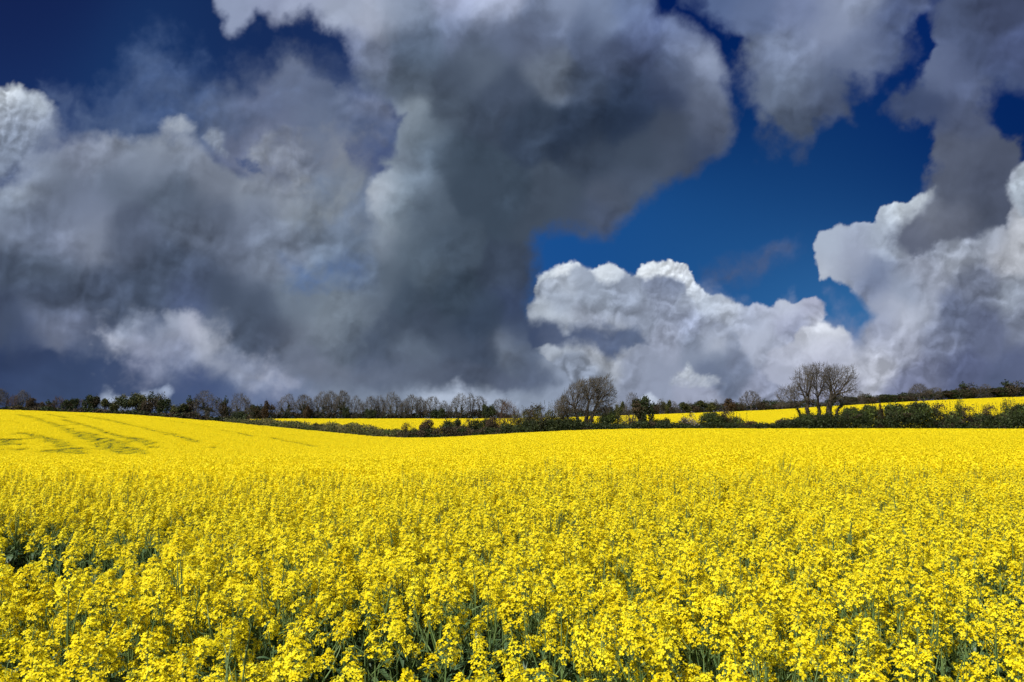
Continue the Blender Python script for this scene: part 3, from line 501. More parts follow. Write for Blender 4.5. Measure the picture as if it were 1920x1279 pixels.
    big_tree('bare_tree', 1532, 146, [((1512,800),(1511,776)), ((1530,800),(1531,774)), ((1548,802),(1548,768)), ((1556,802),(1565,770)), ((1507,795),(1494,774))],
        [[(1480,716),(1490,702),(1499,689),(1512,684),(1530,690),(1530,720),(1524,748),(1500,758),(1484,750),(1474,732)],
         [(1508,696),(1520,684),(1536,681),(1552,688),(1556,730),(1546,752),(1518,754),(1506,732)],
         [(1540,690),(1556,686),(1570,690),(1584,688),(1592,694),(1598,706),(1597,720),(1602,734),(1592,750),(1570,756),(1548,752),(1538,738),(1534,708)],
         [(1566,758),(1576,746),(1592,744),(1600,750),(1588,762),(1574,762)],
         [(1455,742),(1464,728),(1478,722),(1488,730),(1490,752),(1476,768),(1458,768),(1452,755)]],
        [360, 300, 560, 40, 200], 41, 'tallest leafless tree, several ivy-clad stems above the hedge right of centre', 3.6, (3400, 5.2), [.34, .26, .50, .22, .16])
    big_tree('bare_tree', 1092, 150, [((1086,803),(1082,786)), ((1094,803),(1097,784)), ((1100,803),(1108,784)), ((1082,803),(1066,788)), ((1096,803),(1100,788))],
        [[(1046,750),(1056,736),(1066,726),(1080,716),(1096,712),(1102,735),(1096,768),(1074,774),(1046,770)],
         [(1082,717),(1098,711),(1114,709),(1126,712),(1126,745),(1112,765),(1090,760)],
         [(1108,713),(1126,708),(1138,705),(1146,716),(1149,730),(1157,742),(1152,756),(1136,772),(1114,768),(1106,740)],
         [(1036,766),(1044,750),(1058,742),(1066,755),(1062,778),(1044,784)], [(1052,776),(1072,756),(1112,752),(1142,758),(1154,770),(1126,786),(1072,787)]],
        [400, 360, 440, 210, 200], 42, 'windswept leafless tree, its lopsided crown rising to the right, near the photo centre', 3.4, (900, 3.0), [.32, .3, .32, .18, .18], sweep=(.35, 0, .45), up=.3)

    # ---------------------------- undergrowth: ground cover along the boundaries
    def strip(name, pxs, Ys, hs, n, size, mats, label, depth, seed, share=.5, thick=1.):
        r = np.random.RandomState(seed); px = r.uniform(pxs[0], pxs[-1], n); yd = np.interp(px, pxs, Ys)+r.uniform(-.5, 1, n)*depth
        x = px_u(px)*yd; h = np.interp(px, pxs, hs)*np.clip(1+.7*noise2(x, yd*.3, 9., seed)+.35*noise2(x, yd, 2.2, seed+1), .35, 2)
        z = ground(x, yd)+h*r.rand(n)**.7
        P = np.stack([x, yd, z], 1); k_ = noise2(x, z*3, 4., seed+2) > (.5-share)*1.2
        mb = MB(); mb.merge(leaves(r, P[k_], size, .2, .1), m=0); mb.merge(leaves(r, P[~k_], size, .2, .1), m=1)
        tag(link(bpy.data.objects.new(name, mb.mesh(name, mats))), label, name.replace('_', ' '), kind='stuff')
    strip('undergrowth', [-200,0,430,470], [257,256,250,232], [1.9,2.0,2.4,2.4], 30000, .30, [M_BROWN, M_DGREEN], 'dark undergrowth under the skyline trees on the left hill', 5, 3)
    strip('undergrowth', [470,960], [302,306], [3.4,3.2], 26000, .30, [M_IVY, M_BROWN], 'dark undergrowth under the row of bare trees beyond the far strip', 5, 6)
    strip('undergrowth', [1060,1250,1440,1930,2100], [336,346,351,353,353], [3.8,3.9,4.1,4.6,4.6], 52000, .32, [M_BROWN, M_DGREEN], 'dark hedge bottom along the top of the right hand field', 5, 9)
    strip('undergrowth', [940,1100,1250,1440,1600,1930,2100], [152,147.5,143.5,142.5,142.5,142.5,142.5], [3.0,2.6,1.8,1.7,3.0,3.3,3.3], 110000, .15, [M_DGREEN, M_BROWN], 'low bramble and nettles along the foot of the near hedgerow', 4, 12, .8)
    strip('undergrowth', [740,800,960], [168,163,152], [2.0,2.3,2.6], 18000, .15, [M_DGREEN, M_BROWN], 'low bramble along the foot of the bushes in the hollow', 5, 15)
    strip('bank_grass', [425,480,600,700,770], [226,203,189,175,168], [1.8,2.0,2.5,2.8,2.2], 34000, .16, [M_GRASS, M_GREEN], 'rough grassy bank between the yellow hill and the far strip', 8, 18, .75)
# ------------------------------------------------------------------ scene
import bpy
from mathutils import Vector, Matrix, Euler
from math import radians as R
rng = np.random.RandomState(11)
scn = bpy.context.scene
col = scn.collection
CZ = 1.85                       # eye height
PITCH = math.atan(150.5/F)
EXPO = 0.42
SUN_AZ, SUN_EL = R(-135), R(51)     # azimuth from the view direction, to the left and a little behind

# ---------------------------------------------------------------- terrain
def px_u(px): return (px-960)/F
COLS = {
 -1400: [(0,-.74),(20,-.92),(35,-1.42),(45,-2.2),(70,-3.3),(90,-3.0),(120,-1.2),(180,1.9),(250,6),(270,6.2),(300,6),(400,-1),(800,-10),(6000,-25)],
 0: [(0,-.74),(20,-.93),(35,-1.44),(45,-2.2),(70,-3.35),(90,-3.05),(120,-1.6),(180,.95),(250,3.8),(266,3.9),(300,2.6),(400,-3),(800,-10),(6000,-25)],
 250: [(0,-.74),(20,-.93),(35,-1.44),(45,-2.2),(70,-3.3),(90,-3.1),(120,-2.05),(180,.1),(245,2.2),(262,2.2),(300,1.0),(400,-3),(800,-10),(6000,-25)],
 420: [(0,-.74),(20,-.92),(35,-1.44),(48,-2.25),(72,-3.3),(100,-3.0),(140,-2.1),(205,-.2),(222,.1),(262,.5),(300,.8),(400,-3),(800,-10),(6000,-25)],
 500: [(0,-.74),(20,-.92),(35,-1.45),(50,-2.3),(75,-3.25),(110,-2.9),(150,-2.1),(195,-.98),(212,-.9),(250,-.3),(300,1.1),(320,1.0),(400,-3),(800,-10),(6000,-25)],
 620: [(0,-.74),(20,-.9),(35,-1.45),(55,-2.35),(85,-3.1),(130,-3.1),(178,-2.5),(195,-2.3),(205,-1.7),(250,-.2),(300,1.1),(320,1.0),(400,-3),(800,-10),(6000,-25)],
 740: [(0,-.74),(20,-.88),(35,-1.4),(60,-2.3),(100,-2.95),(160,-3.5),(172,-3.3),(200,-2.0),(250,-.3),(300,1.1),(320,1.0),(400,-3),(800,-10),(6000,-25)],
 850: [(0,-.74),(20,-.85),(40,-1.25),(60,-1.8),(100,-2.5),(155,-3.0),(168,-2.9),(200,-1.8),(250,-.2),(303,1.1),(320,1.0),(400,-3),(800,-10),(6000,-25)],
 960: [(0,-.74),(20,-.82),(60,-1.4),(100,-1.85),(150,-2.2),(165,-2.1),(200,-1.2),(250,.2),(305,1.2),(330,1),(400,-3),(800,-10),(6000,-25)],
 1100: [(0,-.74),(20,-.78),(60,-1.0),(145,-1.48),(160,-1.4),(200,-.4),(260,1.0),(335,2.0),(360,1.8),(450,-3),(800,-8),(6000,-25)],
 1250: [(0,-.74),(20,-.77),(60,-.92),(140,-1.25),(160,-1.25),(200,-.1),(260,1.6),(345,3.3),(370,3.3),(450,0),(800,-7),(6000,-25)],
 1440: [(0,-.74),(20,-.77),(60,-.92),(140,-1.25),(160,-1.2),(200,.4),(260,2.4),(350,5.0),(380,5.1),(500,2),(800,-7),(6000,-25)],
 1700: [(0,-.74),(20,-.77),(60,-.92),(140,-1.25),(160,-1.2),(200,1.2),(260,4.0),(350,8.8),(380,9.1),(500,6),(900,-7),(6000,-25)],
 1920: [(0,-.74),(20,-.77),(60,-.92),(140,-1.3),(160,-1.2),(200,2.0),(260,5.3),(350,11.0),(380,11.4),(500,8),(900,-7),(6000,-25)],
 3300: [(0,-.74),(20,-.77),(60,-.92),(140,-1.3),(160,-1.2),(200,2.6),(260,7),(350,15),(380,15.5),(500,12),(900,-5),(6000,-25)],
}
_pk = np.array(sorted(COLS)); _Y = np.concatenate([np.arange(0, 420, 3.), np.geomspace(425, 6000, 40)])
_T = np.stack([np.interp(_Y, *zip(*COLS[k])) for k in _pk])
_P = np.arange(-1400, 3301, 25.)
_G = np.stack([np.interp(_P, _pk, _T[:, j]) for j in range(len(_Y))], 1)
def _blur(A, n, ax):
    for _ in range(n):
        B = np.roll(A, 1, ax)+2*A+np.roll(A, -1, ax); B /= 4
        sl = [slice(None)]*2
        for e in (0, -1):
            sl[ax] = e; B[tuple(sl)] = A[tuple(sl)]
        A = B
    return A
_G = _blur(_blur(_G, 3, 1), 6, 0)
def eye_h(x, y):
    """height of the top of the crop, relative to the eye"""
    x = np.asarray(x, float); y = np.asarray(y, float)
    px = np.clip(960+F*x/np.maximum(y, 14), -1399, 3299)
    yy = np.clip(y, 0, 5999)
    fi = (px+1400)/25.; i = fi.astype(int); fi = fi-i
    j = np.clip(np.searchsorted(_Y, yy, side='right')-1, 0, len(_Y)-2); fj = (yy-_Y[j])/(_Y[j+1]-_Y[j])
    return (_G[i, j]*(1-fi)+_G[i+1, j]*fi)*(1-fj)+(_G[i, j+1]*(1-fi)+_G[i+1, j+1]*fi)*fj
CROP = 1.15
def ground(x, y): return CZ+eye_h(x, y)-CROP
def gz(x, y): return float(ground(np.array([x]), np.array([y]))[0])
EDGE = ([-1400,0,100,250,400,480,600,700,780,860,960,1100,1250,1440,1920,3300], [260,252,250,246,220,198,184,170,161,155,150,145,141,140,140,140])
def edge(px): return np.interp(px, *EDGE)
F2S = ([440,470,600,740,960,1100,1440,3300], [222,214,200,186,167,158,152,150])
F2E = ([440,960,1100,1250,1440,3300], [300,303,334,344,350,352])

# -------------------------------------------------------------- materials
def mat(name, c1, c2=None, scale=3., rough=.8, trans=0., spec=.2, detail=3., c3=None, coord='world'):
    m = bpy.data.materials.new(name); m.use_nodes = True
    nt = m.node_tree; nt.nodes.clear(); N = nt.nodes.new; K = nt.links.new
    out = N('ShaderNodeOutputMaterial')
    b = N('ShaderNodeBsdfPrincipled'); b.inputs['Roughness'].default_value = rough
    b.inputs['Specular IOR Level'].default_value = spec
    src = None
    if c2 is not None:
        g = N('ShaderNodeNewGeometry'); n = N('ShaderNodeTexNoise'); n.inputs['Scale'].default_value = scale
        n.inputs['Detail'].default_value = detail
        K(g.outputs['Position'], n.inputs['Vector'])
        r = N('ShaderNodeValToRGB'); r.color_ramp.elements[0].position = .36; r.color_ramp.elements[1].position = .64
        r.color_ramp.elements[0].color = (*c1, 1); r.color_ramp.elements[1].color = (*c2, 1)
        if c3 is not None:
            e = r.color_ramp.elements.new(.5); e.color = (*c3, 1)
        K(n.outputs['Fac'], r.inputs['Fac']); src = r.outputs['Color']
        K(src, b.inputs['Base Color'])
    else: b.inputs['Base Color'].default_value = (*c1, 1)
    if trans > 0:
        t = N('ShaderNodeBsdfTranslucent'); mx = N('ShaderNodeMixShader'); mx.inputs['Fac'].default_value = trans
        if src: K(src, t.inputs['Color'])
        else: t.inputs['Color'].default_value = (*c1, 1)
        K(b.outputs[0], mx.inputs[1]); K(t.outputs[0], mx.inputs[2]); K(mx.outputs[0], out.inputs['Surface'])
    else: K(b.outputs[0], out.inputs['Surface'])
    return m
M_PETAL = mat('petal_yellow', (.84,.67,.006), (.95,.825,.022), scale=9, rough=.6, trans=.45, spec=.15)
M_BUD = mat('bud_green', (.34,.36,.03), (.50,.48,.03), scale=30, rough=.7, trans=.1)
M_STEM = mat('stem_green', (.085,.145,.04), (.14,.205,.065), scale=6, rough=.5, spec=.35)
M_LEAF = mat('leaf_glaucous', (.035,.075,.028), (.075,.13,.058), scale=9, rough=.5, trans=.12, spec=.4)
M_GROUND = mat('crop_floor_soil', (.030,.045,.014), (.055,.07,.025), scale=1.2, rough=.95)
M_BARK = mat('bark_grey', (.045,.038,.030), (.115,.10,.08), scale=1.6, rough=.9)
M_BARKD = mat('bark_dark', (.03,.025,.018), (.07,.055,.04), scale=1.2, rough=.9)
M_TWIG = mat('twig_grey_brown', (.050,.042,.032), (.105,.092,.072), scale=.5, rough=.85)
M_TWIGR = mat('twig_red_brown', (.05,.032,.022), (.095,.06,.04), scale=.5, rough=.85)
M_IVY = mat('ivy_leaf', (.012,.022,.007), (.030,.042,.014), scale=.9, rough=.5, spec=.35)
M_DGREEN = mat('dark_green_leaf', (.014,.022,.007), (.034,.046,.013), scale=.7, rough=.6, trans=.08)
M_GREEN = mat('hedge_green_leaf', (.030,.048,.011), (.085,.115,.024), scale=.8, rough=.6, trans=.12)
M_OLIVE = mat('olive_leaf', (.055,.056,.016), (.105,.10,.028), scale=.6, rough=.7, trans=.1)
M_BROWN = mat('brown_bud_foliage', (.024,.019,.011), (.055,.040,.022), scale=.6, rough=.8)
M_RUST = mat('rust_foliage', (.045,.028,.014), (.09,.052,.024), scale=.8, rough=.8)
M_BLOSSOM = mat('blackthorn_blossom', (.30,.27,.24), (.12,.10,.07), scale=2.5, rough=.8)
M_GRASS = mat('bank_grass', (.05,.06,.02), (.13,.115,.045), scale=.35, rough=.9, c3=(.075,.075,.028))

def tag(o, label=None, cat=None, group=None, kind=None):
    for k, v in (('label', label), ('category', cat), ('group', group), ('kind', kind)):
        if v: o[k] = v
    return o
def mesh_np(name, V, faces_loops, sizes, mats=None, midx=None):
    """V (n,3); faces_loops flat vertex ids; sizes of the faces"""
    me = bpy.data.meshes.new(name)
    n = len(V); me.vertices.add(n); me.vertices.foreach_set('co', np.asarray(V, np.float32).ravel())
    fl = np.asarray(faces_loops, np.int32); sz = np.asarray(sizes, np.int32)
    if len(sz):
        me.loops.add(len(fl)); me.loops.foreach_set('vertex_index', fl)
        me.polygons.add(len(sz)); st = np.concatenate([[0], np.cumsum(sz)[:-1]]).astype(np.int32)
        me.polygons.foreach_set('loop_start', st)
        try: me.polygons.foreach_set('loop_total', sz)
        except Exception: pass
        if midx is not None: me.polygons.foreach_set('material_index', np.asarray(midx, np.int32))
    for m in mats or []: me.materials.append(m)
    me.update(calc_edges=True)
    return me
class MB:
    def __init__(s): s.V = []; s.L = []; s.S = []; s.M = []; s.n = 0
    def add(s, V, polys, m=0):
        V = np.asarray(V, float); s.V.append(V)
        for p in polys: s.L.extend([q+s.n for q in p]); s.S.append(len(p)); s.M.append(m)
        s.n += len(V)
    def addn(s, V, k, m=0):
        """V (count,k,3): count separate k-gons"""
        V = np.asarray(V, float); c = V.shape[0]; s.V.append(V.reshape(-1, 3))
        s.L.extend((np.arange(c*k)+s.n).tolist()); s.S.extend([k]*c); s.M.extend([m]*c); s.n += c*k
    def tube(s, pts, rad, k=4, m=0):
        pts = np.asarray(pts, float); n = len(pts)
        d = np.gradient(pts, axis=0); d /= np.linalg.norm(d, axis=1)[:, None]+1e-9
        up = np.array([.31, .17, .93]) if abs(d[0, 2]) < .9 else np.array([1., .2, 0])
        a = np.cross(d, up); a /= np.linalg.norm(a, axis=1)[:, None]+1e-9; b = np.cross(d, a)
        th = np.arange(k)*2*np.pi/k
        ring = pts[:, None]+np.asarray(rad)[:, None, None]*(a[:, None]*np.cos(th)[None, :, None]+b[:, None]*np.sin(th)[None, :, None])
        P = []
        for i in range(n-1):
            for j in range(k):
                j2 = (j+1) % k; P.append((i*k+j, i*k+j2, (i+1)*k+j2, (i+1)*k+j))
        s.add(ring.reshape(-1, 3), P, m)
    def mesh(s, name, mats): return mesh_np(name, np.concatenate(s.V), s.L, s.S, mats, s.M)
    def merge(s, o, M=None, m=None):
        V = np.concatenate(o.V)
        if M is not None: V = V@np.asarray(M)[:3, :3].T+np.asarray(M)[:3, 3]
        s.V.append(V); s.L.extend([q+s.n for q in o.L]); s.S.extend(o.S); s.M.extend(o.M if m is None else [m]*len(o.S)); s.n += o.n
def link(o, parent=None):
    col.objects.link(o)
    if parent is not None: o.parent = parent
    return o
def empty(name, loc, rz=0, sc=(1, 1, 1)):
    o = bpy.data.objects.new(name, None); o.location = loc; o.rotation_euler = (0, 0, rz); o.scale = sc
    o.empty_display_size = .2
    return link(o)

# -------------------------------------------------------- rapeseed plants
PET = np.array([(.04,0,0),(.42,-.30,.10),(.86,-.40,.10),(1.12,-.14,.02),(1.12,.14,.02),(.86,.40,.10),(.42,.30,.10)])
def frame(n):
    n = n/np.linalg.norm(n); u = np.cross(n, (.3, .9, .1)); u /= np.linalg.norm(u); return u, np.cross(n, u), n
def flower(mb, c, n, s, r, m=0):
    u, v, w = frame(n); ph = r.uniform(0, 6.28)
    Q = []
    for k in range(4):
        a = ph+k*np.pi/2+r.uniform(-.15, .15); x = np.cos(a)*u+np.sin(a)*v; y = -np.sin(a)*u+np.cos(a)*v
        t = r.uniform(-.15, .45); xx = x*math.cos(t)+w*math.sin(t); ww = np.cross(xx, y)
        P = PET*s*r.uniform(.80, 1.04)
        Q.append(c+P[:, :1]*xx+P[:, 1:2]*y+P[:, 2:]*ww)
    mb.addn(np.array(Q), 7, m)
def head(r, big=1.0):
    """a flower head: petals (0), buds (1), pedicels and young pods (2); its foot at the origin"""
    mb = MB(); n = int(r.uniform(27, 40)*big); Lz = r.uniform(.055, .085)*big
    ga = r.uniform(0, 6)
    mb.tube([(0, 0, -.10), (0, 0, -.02), (0, 0, .045+Lz)], [.0021, .0019, .0012], 4, 2)
    for i in range(n):
        t = i/n; a = ga+i*2.4; z = .035+t*Lz
        el = R(r.uniform(15, 50))*(.6+.7*t); rad = r.uniform(.017, .032)*(1.18-.62*t*t)*(.85+.2*big)
        d = np.array([math.cos(a)*math.cos(el), math.sin(a)*math.cos(el), math.sin(el)])
        base = np.array([0, 0, z]); c = base+d*rad*1.05+r.normal(0, .0025, 3)
        mb.tube([base, c], [.0009, .0007], 3, 2)
        nn = d+np.array([0, 0, r.uniform(.2, .9)])+r.normal(0, .25, 3)
        flower(mb, c, nn, r.uniform(.0088, .0118), r)
    for i in range(11):                                   # unopened buds on top
        a = r.uniform(0, 6.28); q = r.uniform(0, .011)
        c = np.array([math.cos(a)*q, math.sin(a)*q, .04+Lz+r.uniform(0, .012)-q*.5]); s = .0032
        d = np.array([math.cos(a)*.4, math.sin(a)*.4, 1.]); u, v, w = frame(d)
        V = [c-w*s*1.5, c+u*s, c+v*s, c-u*s, c-v*s, c+w*s*1.6]
        mb.add(V, [(0,2,1),(0,3,2),(0,4,3),(0,1,4),(5,1,2),(5,2,3),(5,3,4),(5,4,1)], 1)
    for i in range(int(r.uniform(4, 9))):                 # young pods under the flowers
        a = r.uniform(0, 6.28); z = r.uniform(-.09, .03); el = R(r.uniform(25, 60)); ln = r.uniform(.02, .045)
        d = np.array([math.cos(a)*math.cos(el), math.sin(a)*math.cos(el), math.sin(el)])
        b = np.array([0, 0, z]); mb.tube([b, b+d*ln*.5, b+d*ln+np.array([0, 0, .006])], [.0009, .0015, .0004], 3, 2)
    return mb
def orient(p, d):
    z = Vector(d).normalized(); q = Vector((0, 0, 1)).rotation_difference(z); M = q.to_matrix().to_4x4(); M.translation = Vector(p); return M
def leaf(mb, base, az, ln, wd, r, m=0):
    d = np.array([math.cos(az), math.sin(az), 0.]); sd = np.array([-d[1], d[0], 0.]); up = np.array([0, 0, 1.])
    e0 = r.uniform(.5, 1.2); dr = r.uniform(.9, 2.2); P = [np.array(base)]; W = [wd*.5]
    for i in range(1, 5):
        e = e0-dr*(i/4.); P.append(P[-1]+(d*math.cos(e)+up*math.sin(e))*ln/4); W.append(wd*(1.0, .95, .62, .06)[i-1])
    V = []
    tw = r.uniform(-.5, .5)
    for i, (p, w) in enumerate(zip(P, W)):
        s_ = sd*math.cos(tw*i*.4)+up*math.sin(tw*i*.4)
        V += [p-s_*w*.5+up*w*.12, p, p+s_*w*.5+up*w*.12]
    F_ = []
    for i in range(4): a = i*3; F_ += [(a, a+1, a+4, a+3), (a+1, a+2, a+5, a+4)]
    mb.add(V, F_, m)
def plant(seed):
    r = np.random.RandomState(seed); H = r.uniform(1.0, 1.12)
    st = MB(); lf = MB(); hs = []
    lean = r.normal(0, .035, 2)
    main = np.array([(0, 0, 0), (lean[0]*.2, lean[1]*.2, .35*H), (lean[0]*.6+r.normal(0, .008), lean[1]*.6, .7*H), (lean[0], lean[1], H)])
    st.tube(main, [.008, .0075, .005, .002], 5)
    def on(t): return np.array([np.interp(t*H, main[:, 2], main[:, i]) for i in range(3)])
    d = main[-1]-main[-2]; hs.append((main[-1]-d/np.linalg.norm(d)*.01, d+r.normal(0, .03, 3), r.uniform(.95, 1.25)))
    nb = r.randint(4, 7); a0 = r.uniform(0, 6)
    for i in range(nb):
        t = r.uniform(.42, .82); a = a0+i*2.4; p = on(t); ho = r.uniform(.06, .20); top = H*r.uniform(.80, .985)
        dd = np.array([math.cos(a), math.sin(a), 0.])
        P = np.array([p, p+dd*ho*.5+np.array([0, 0, (top-p[2])*.35]), p+dd*ho*.85+np.array([0, 0, (top-p[2])*.75]), p+dd*ho+np.array([0, 0, top-p[2]])])
        st.tube(P, [.0042, .0036, .0026, .0017], 4)
        hs.append((P[-1], P[-1]-P[-2]+r.normal(0, .02, 3), r.uniform(.45, 1.0)))
        leaf(lf, p, a+r.uniform(-.3, .3), r.uniform(.07, .14), r.uniform(.018, .032), r)
        if r.rand() < .8: leaf(lf, P[1], a+r.uniform(-1, 1), r.uniform(.05, .09), r.uniform(.012, .02), r)
    for i in range(9):
        t = r.uniform(.18, .72); leaf(lf, on(t), r.uniform(0, 6.28), r.uniform(.10, .20), r.uniform(.03, .055), r)
    return st, lf, hs, [head(r, h[2]) for h in hs]
NV = 10
PL = [plant(100+i) for i in range(NV)]

# positions of the plants, nearest 22 m
DN = 50
def noise2(x, y, sc, seed, o=3): return fbm(np.asarray(x, np.float32), np.asarray(y, np.float32), sc, o, .5, seed)
def wanted(x, y, r):
    """leave the crop out of its thin places"""
    k = np.ones(len(x), bool)
    n = noise2(x, y, .9, 5)*.9+noise2(x, y, 3.5, 8)*.5
    k &= r.rand(len(x)) < np.clip(1.0+2.6*(n+np.where(y < 4.2, .02, .14)), .14, 1.0)
    for hx, hy, hr, hl in ((-3.2, 5.5, .75, 1.05), (-2.45, 5.1, .4, .5), (-3.9, 6.3, .8, .7), (-1.85, 8.3, .6, .5), (-2.6, 7.6, .4, .3), (-.25, 3.2, .42, .4), (.15, 2.95, .26, .3), (-.75, 3.05, .34, .3), (2.75, 4.35, .3, .4), (-1.2, 3.0, .2, .22), (.65, 4.7, .2, .3),
        (-1.4, 4.9, .25, .2), (1.2, 2.6, .26, .2), (.75, 2.65, .18, .2), (-1.75, 3.0, .18, .2), (.3, 2.35, .2, .16), (-.5, 2.3, .2, .15), (1.75, 3.1, .2, .16), (-.3, 10.5, .8, .35), (4.3, 9.0, .5, .35), (1.6, 7.2, .35, .3), (-4.8, 11., .9, .35), (3.2, 13., .9, .4)):
        d = np.hypot((x-hx)/hr, (y-hy)/hl); k &= ~((d < 1) & (r.rand(len(x)) < .92))
    return k
R0, R1 = 1.15, 13.0
r = np.random.RandomState(5)
n = int(DN*(R1+1)*2*(R1*.80+1.5)); X = r.uniform(-(R1*.8+1.5), R1*.8+1.5, n); Y = r.uniform(.6, R1+1, n)
k = (np.abs(X) < .80*Y+1.0) & (Y < R1) & (np.hypot(X, Y) > R0); X, Y = X[k], Y[k]
k = wanted(X, Y, r) & (r.rand(len(X)) < np.clip(1.0-(Y-8)/7., .3, 1)); X, Y = X[k], Y[k]
Z = ground(X, Y)
H = 1.0+.085*noise2(X, Y, .7, 21)+.07*noise2(X, Y, 3., 22)+r.normal(0, .065, len(X))
rz = r.uniform(0, 6.283, len(X)); tx = r.normal(0, .075, len(X)); ty = r.normal(0, .075, len(X)); vi = r.randint(0, NV, len(X))
# the 300 that show largest become plants of their own
proj = np.abs(X/Y)*F < 985
top = (CZ-(Z+H*1.06))/Y
vis = proj & (top < math.tan(R(23.5))) & (Y > 1.25)
idx = np.where(vis)[0]; idx = idx[np.argsort(np.hypot(X[idx], Y[idx]))][:300]
SRC = []
for i, (st, lf, hs, hd) in enumerate(PL):
    SRC.append((st.mesh('stem', [M_STEM]), lf.mesh('foliage', [M_LEAF]), [(h.mesh('flower_head', [M_PETAL, M_BUD, M_STEM]), orient(a, b)) for h, (a, b, s) in zip(hd, hs)]))
for i in idx:
    e = empty('rapeseed_plant', (X[i], Y[i], Z[i]), 0, (1, 1, H[i])); e.rotation_euler = (tx[i], ty[i], rz[i])
    tag(e, 'yellow flowering rapeseed plant in the foremost rows, near enough to show stem and leaves', 'flower', 'flowering rapeseed plants in the front rows')
    sm, lm, hm = SRC[vi[i]]
    link(bpy.data.objects.new('stem', sm), e); link(bpy.data.objects.new('foliage', lm), e)
    for m_, M_ in hm:
        o = link(bpy.data.objects.new('flower_head', m_), e); o.matrix_local = M_
rest = np.ones(len(X), bool); rest[idx] = False

# crop tiles for farther off
def tile(seed, size, heads, q, qs, rad, stems):
    """a square of crop seen from afar: each flower head is a cluster of petal patches"""
    r = np.random.RandomState(seed); n = int(heads*size*size)
    c = np.stack([r.uniform(-size/2, size/2, n), r.uniform(-size/2, size/2, n), 1.02+r.normal(0, .04, n)], 1)
    c[:, 2] -= (r.rand(n) < .25)*r.uniform(.03, .16, n)
    nn = n*q
    P = np.repeat(c, q, 0)+r.normal(0, 1, (nn, 3))*np.array([rad, rad, rad*.9])
    D = r.normal(0, 1, (nn, 3)); D[:, 2] = np.abs(D[:, 2])+.5; D /= np.linalg.norm(D, axis=1)[:, None]
    U = np.cross(D, r.normal(0, 1, (nn, 3))); U /= np.linalg.norm(U, axis=1)[:, None]; W = np.cross(D, U)
    s = qs*r.uniform(.6, 1.25, (nn, 1))
    Q = np.stack([P-U*s-W*s*.8, P+U*s-W*s*.8, P+U*s+W*s*.8, P-U*s+W*s*.8], 1)
    mb = MB(); mb.addn(Q, 4, 0)
    ns = int(n*stems); b = c[r.randint(0, n, ns)]
    w = np.zeros((ns, 3)); a = r.uniform(0, 3.14, ns); w[:, 0] = np.cos(a)*qs*.35; w[:, 1] = np.sin(a)*qs*.35
    lo = b.copy(); lo[:, 2] -= r.uniform(.3, .6, ns); lo[:, :2] += r.normal(0, .05, (ns, 2))
    mb.addn(np.stack([lo-w*1.4, lo+w*1.4, b+w, b-w], 1), 4, 2)
    return mb
T1 = [tile(300+i, 1.0, 125, 17, .0125, .032, .12) for i in range(5)]
T2 = [tile(320+i, 2.0, 100, 5, .027, .040, .12) for i in range(5)]
T2s = [tile(340+i, 2.0, 40, 5, .026, .036, 1.6) for i in range(2)]      # thin crop by the field margins

def hit(px, py):
    """where the line of sight through a point of the picture meets the crop"""
    x = (px-960)/F; yv = (639.5-py)/F; d = np.array([x, math.cos(PITCH)-yv*math.sin(PITCH), math.sin(PITCH)+yv*math.cos(PITCH)])
    ys = np.arange(60, 300, .5); h = eye_h(ys*d[0]/d[1], ys); zz = ys*d[2]/d[1]
    k = np.where(zz < h)[0]
    yy = ys[k[0]] if len(k) else 240.
    return np.array([yy*d[0]/d[1], yy])
TRAM = [[(30,776),(70,784),(110,798),(150,815),(190,830),(235,849)], [(45,778),(90,790),(130,806),(170,822),(205,840)],
        [(35,810),(70,815),(100,824),(130,840),(150,850)], [(85,776),(130,783)], [(180,782),(215,789),(250,797)],
        [(310,812),(345,820),(375,829)], [(415,805),(450,811),(480,817)], [(150,808),(185,818),(235,838),(262,850)], [(505,818),(560,830),(590,836)],
        [(240,818),(262,824),(280,830)], [(395,836),(420,840)], [(0,822),(20,832)], [(520,812),(560,816),(590,819)], [(150,778),(200,787),(262,800),(330,815)], [(120,786),(170,800),(220,815),(300,838)], [(265,781),(330,790),(400,801)]]
LINES = [(np.array([hit(*p) for p in l]), w) for l, w in zip(TRAM, [.9,.8,.8,.7,.6,.6,.5,1.0,.6,.7,.5,1.1,.4,.6,.6,.4])]
BARE = [(hit(8,824), 3.2, .8), (hit(33,841), 1.6, .8), (hit(33,788), 2.5, .55), (hit(60,826), 5, .3), (hit(85,842), 4, .4), (hit(130,843), 3.6, .75), (hit(105,796), 3, .5), (hit(215,827), 3, .5), (hit(5,790), 3, .5), (hit(55,812), 3, .6)]
def seg_dist(x, y, P):
    d = np.full(len(x), 1e9)
    for a, b in zip(P[:-1], P[1:]):
        e = b-a; t = np.clip(((x-a[0])*e[0]+(y-a[1])*e[1])/(e@e+1e-9), 0, 1)
        d = np.minimum(d, np.hypot(x-a[0]-t*e[0], y-a[1]-t*e[1]))
    return d
def keep_far(x, y, r, half):
    k = np.ones(len(x), bool)
    for P, w in LINES:
        d = seg_dist(x+1.2*noise2(x, y, 9, 31), y, P); k &= ~((d < w+half*.95) & (r.rand(len(x)) < .97))
    for c, rad, pr in BARE:
        d = np.hypot((x-c[0])/1.0, (y-c[1])/1.9); k &= ~((d < rad*(1+.6*noise2(x, y, 5, 41))) & (r.rand(len(x)) < pr))
    k &= r.rand(len(x)) < np.where((y > 60) & (x < -20), .975, 1.)
    return k
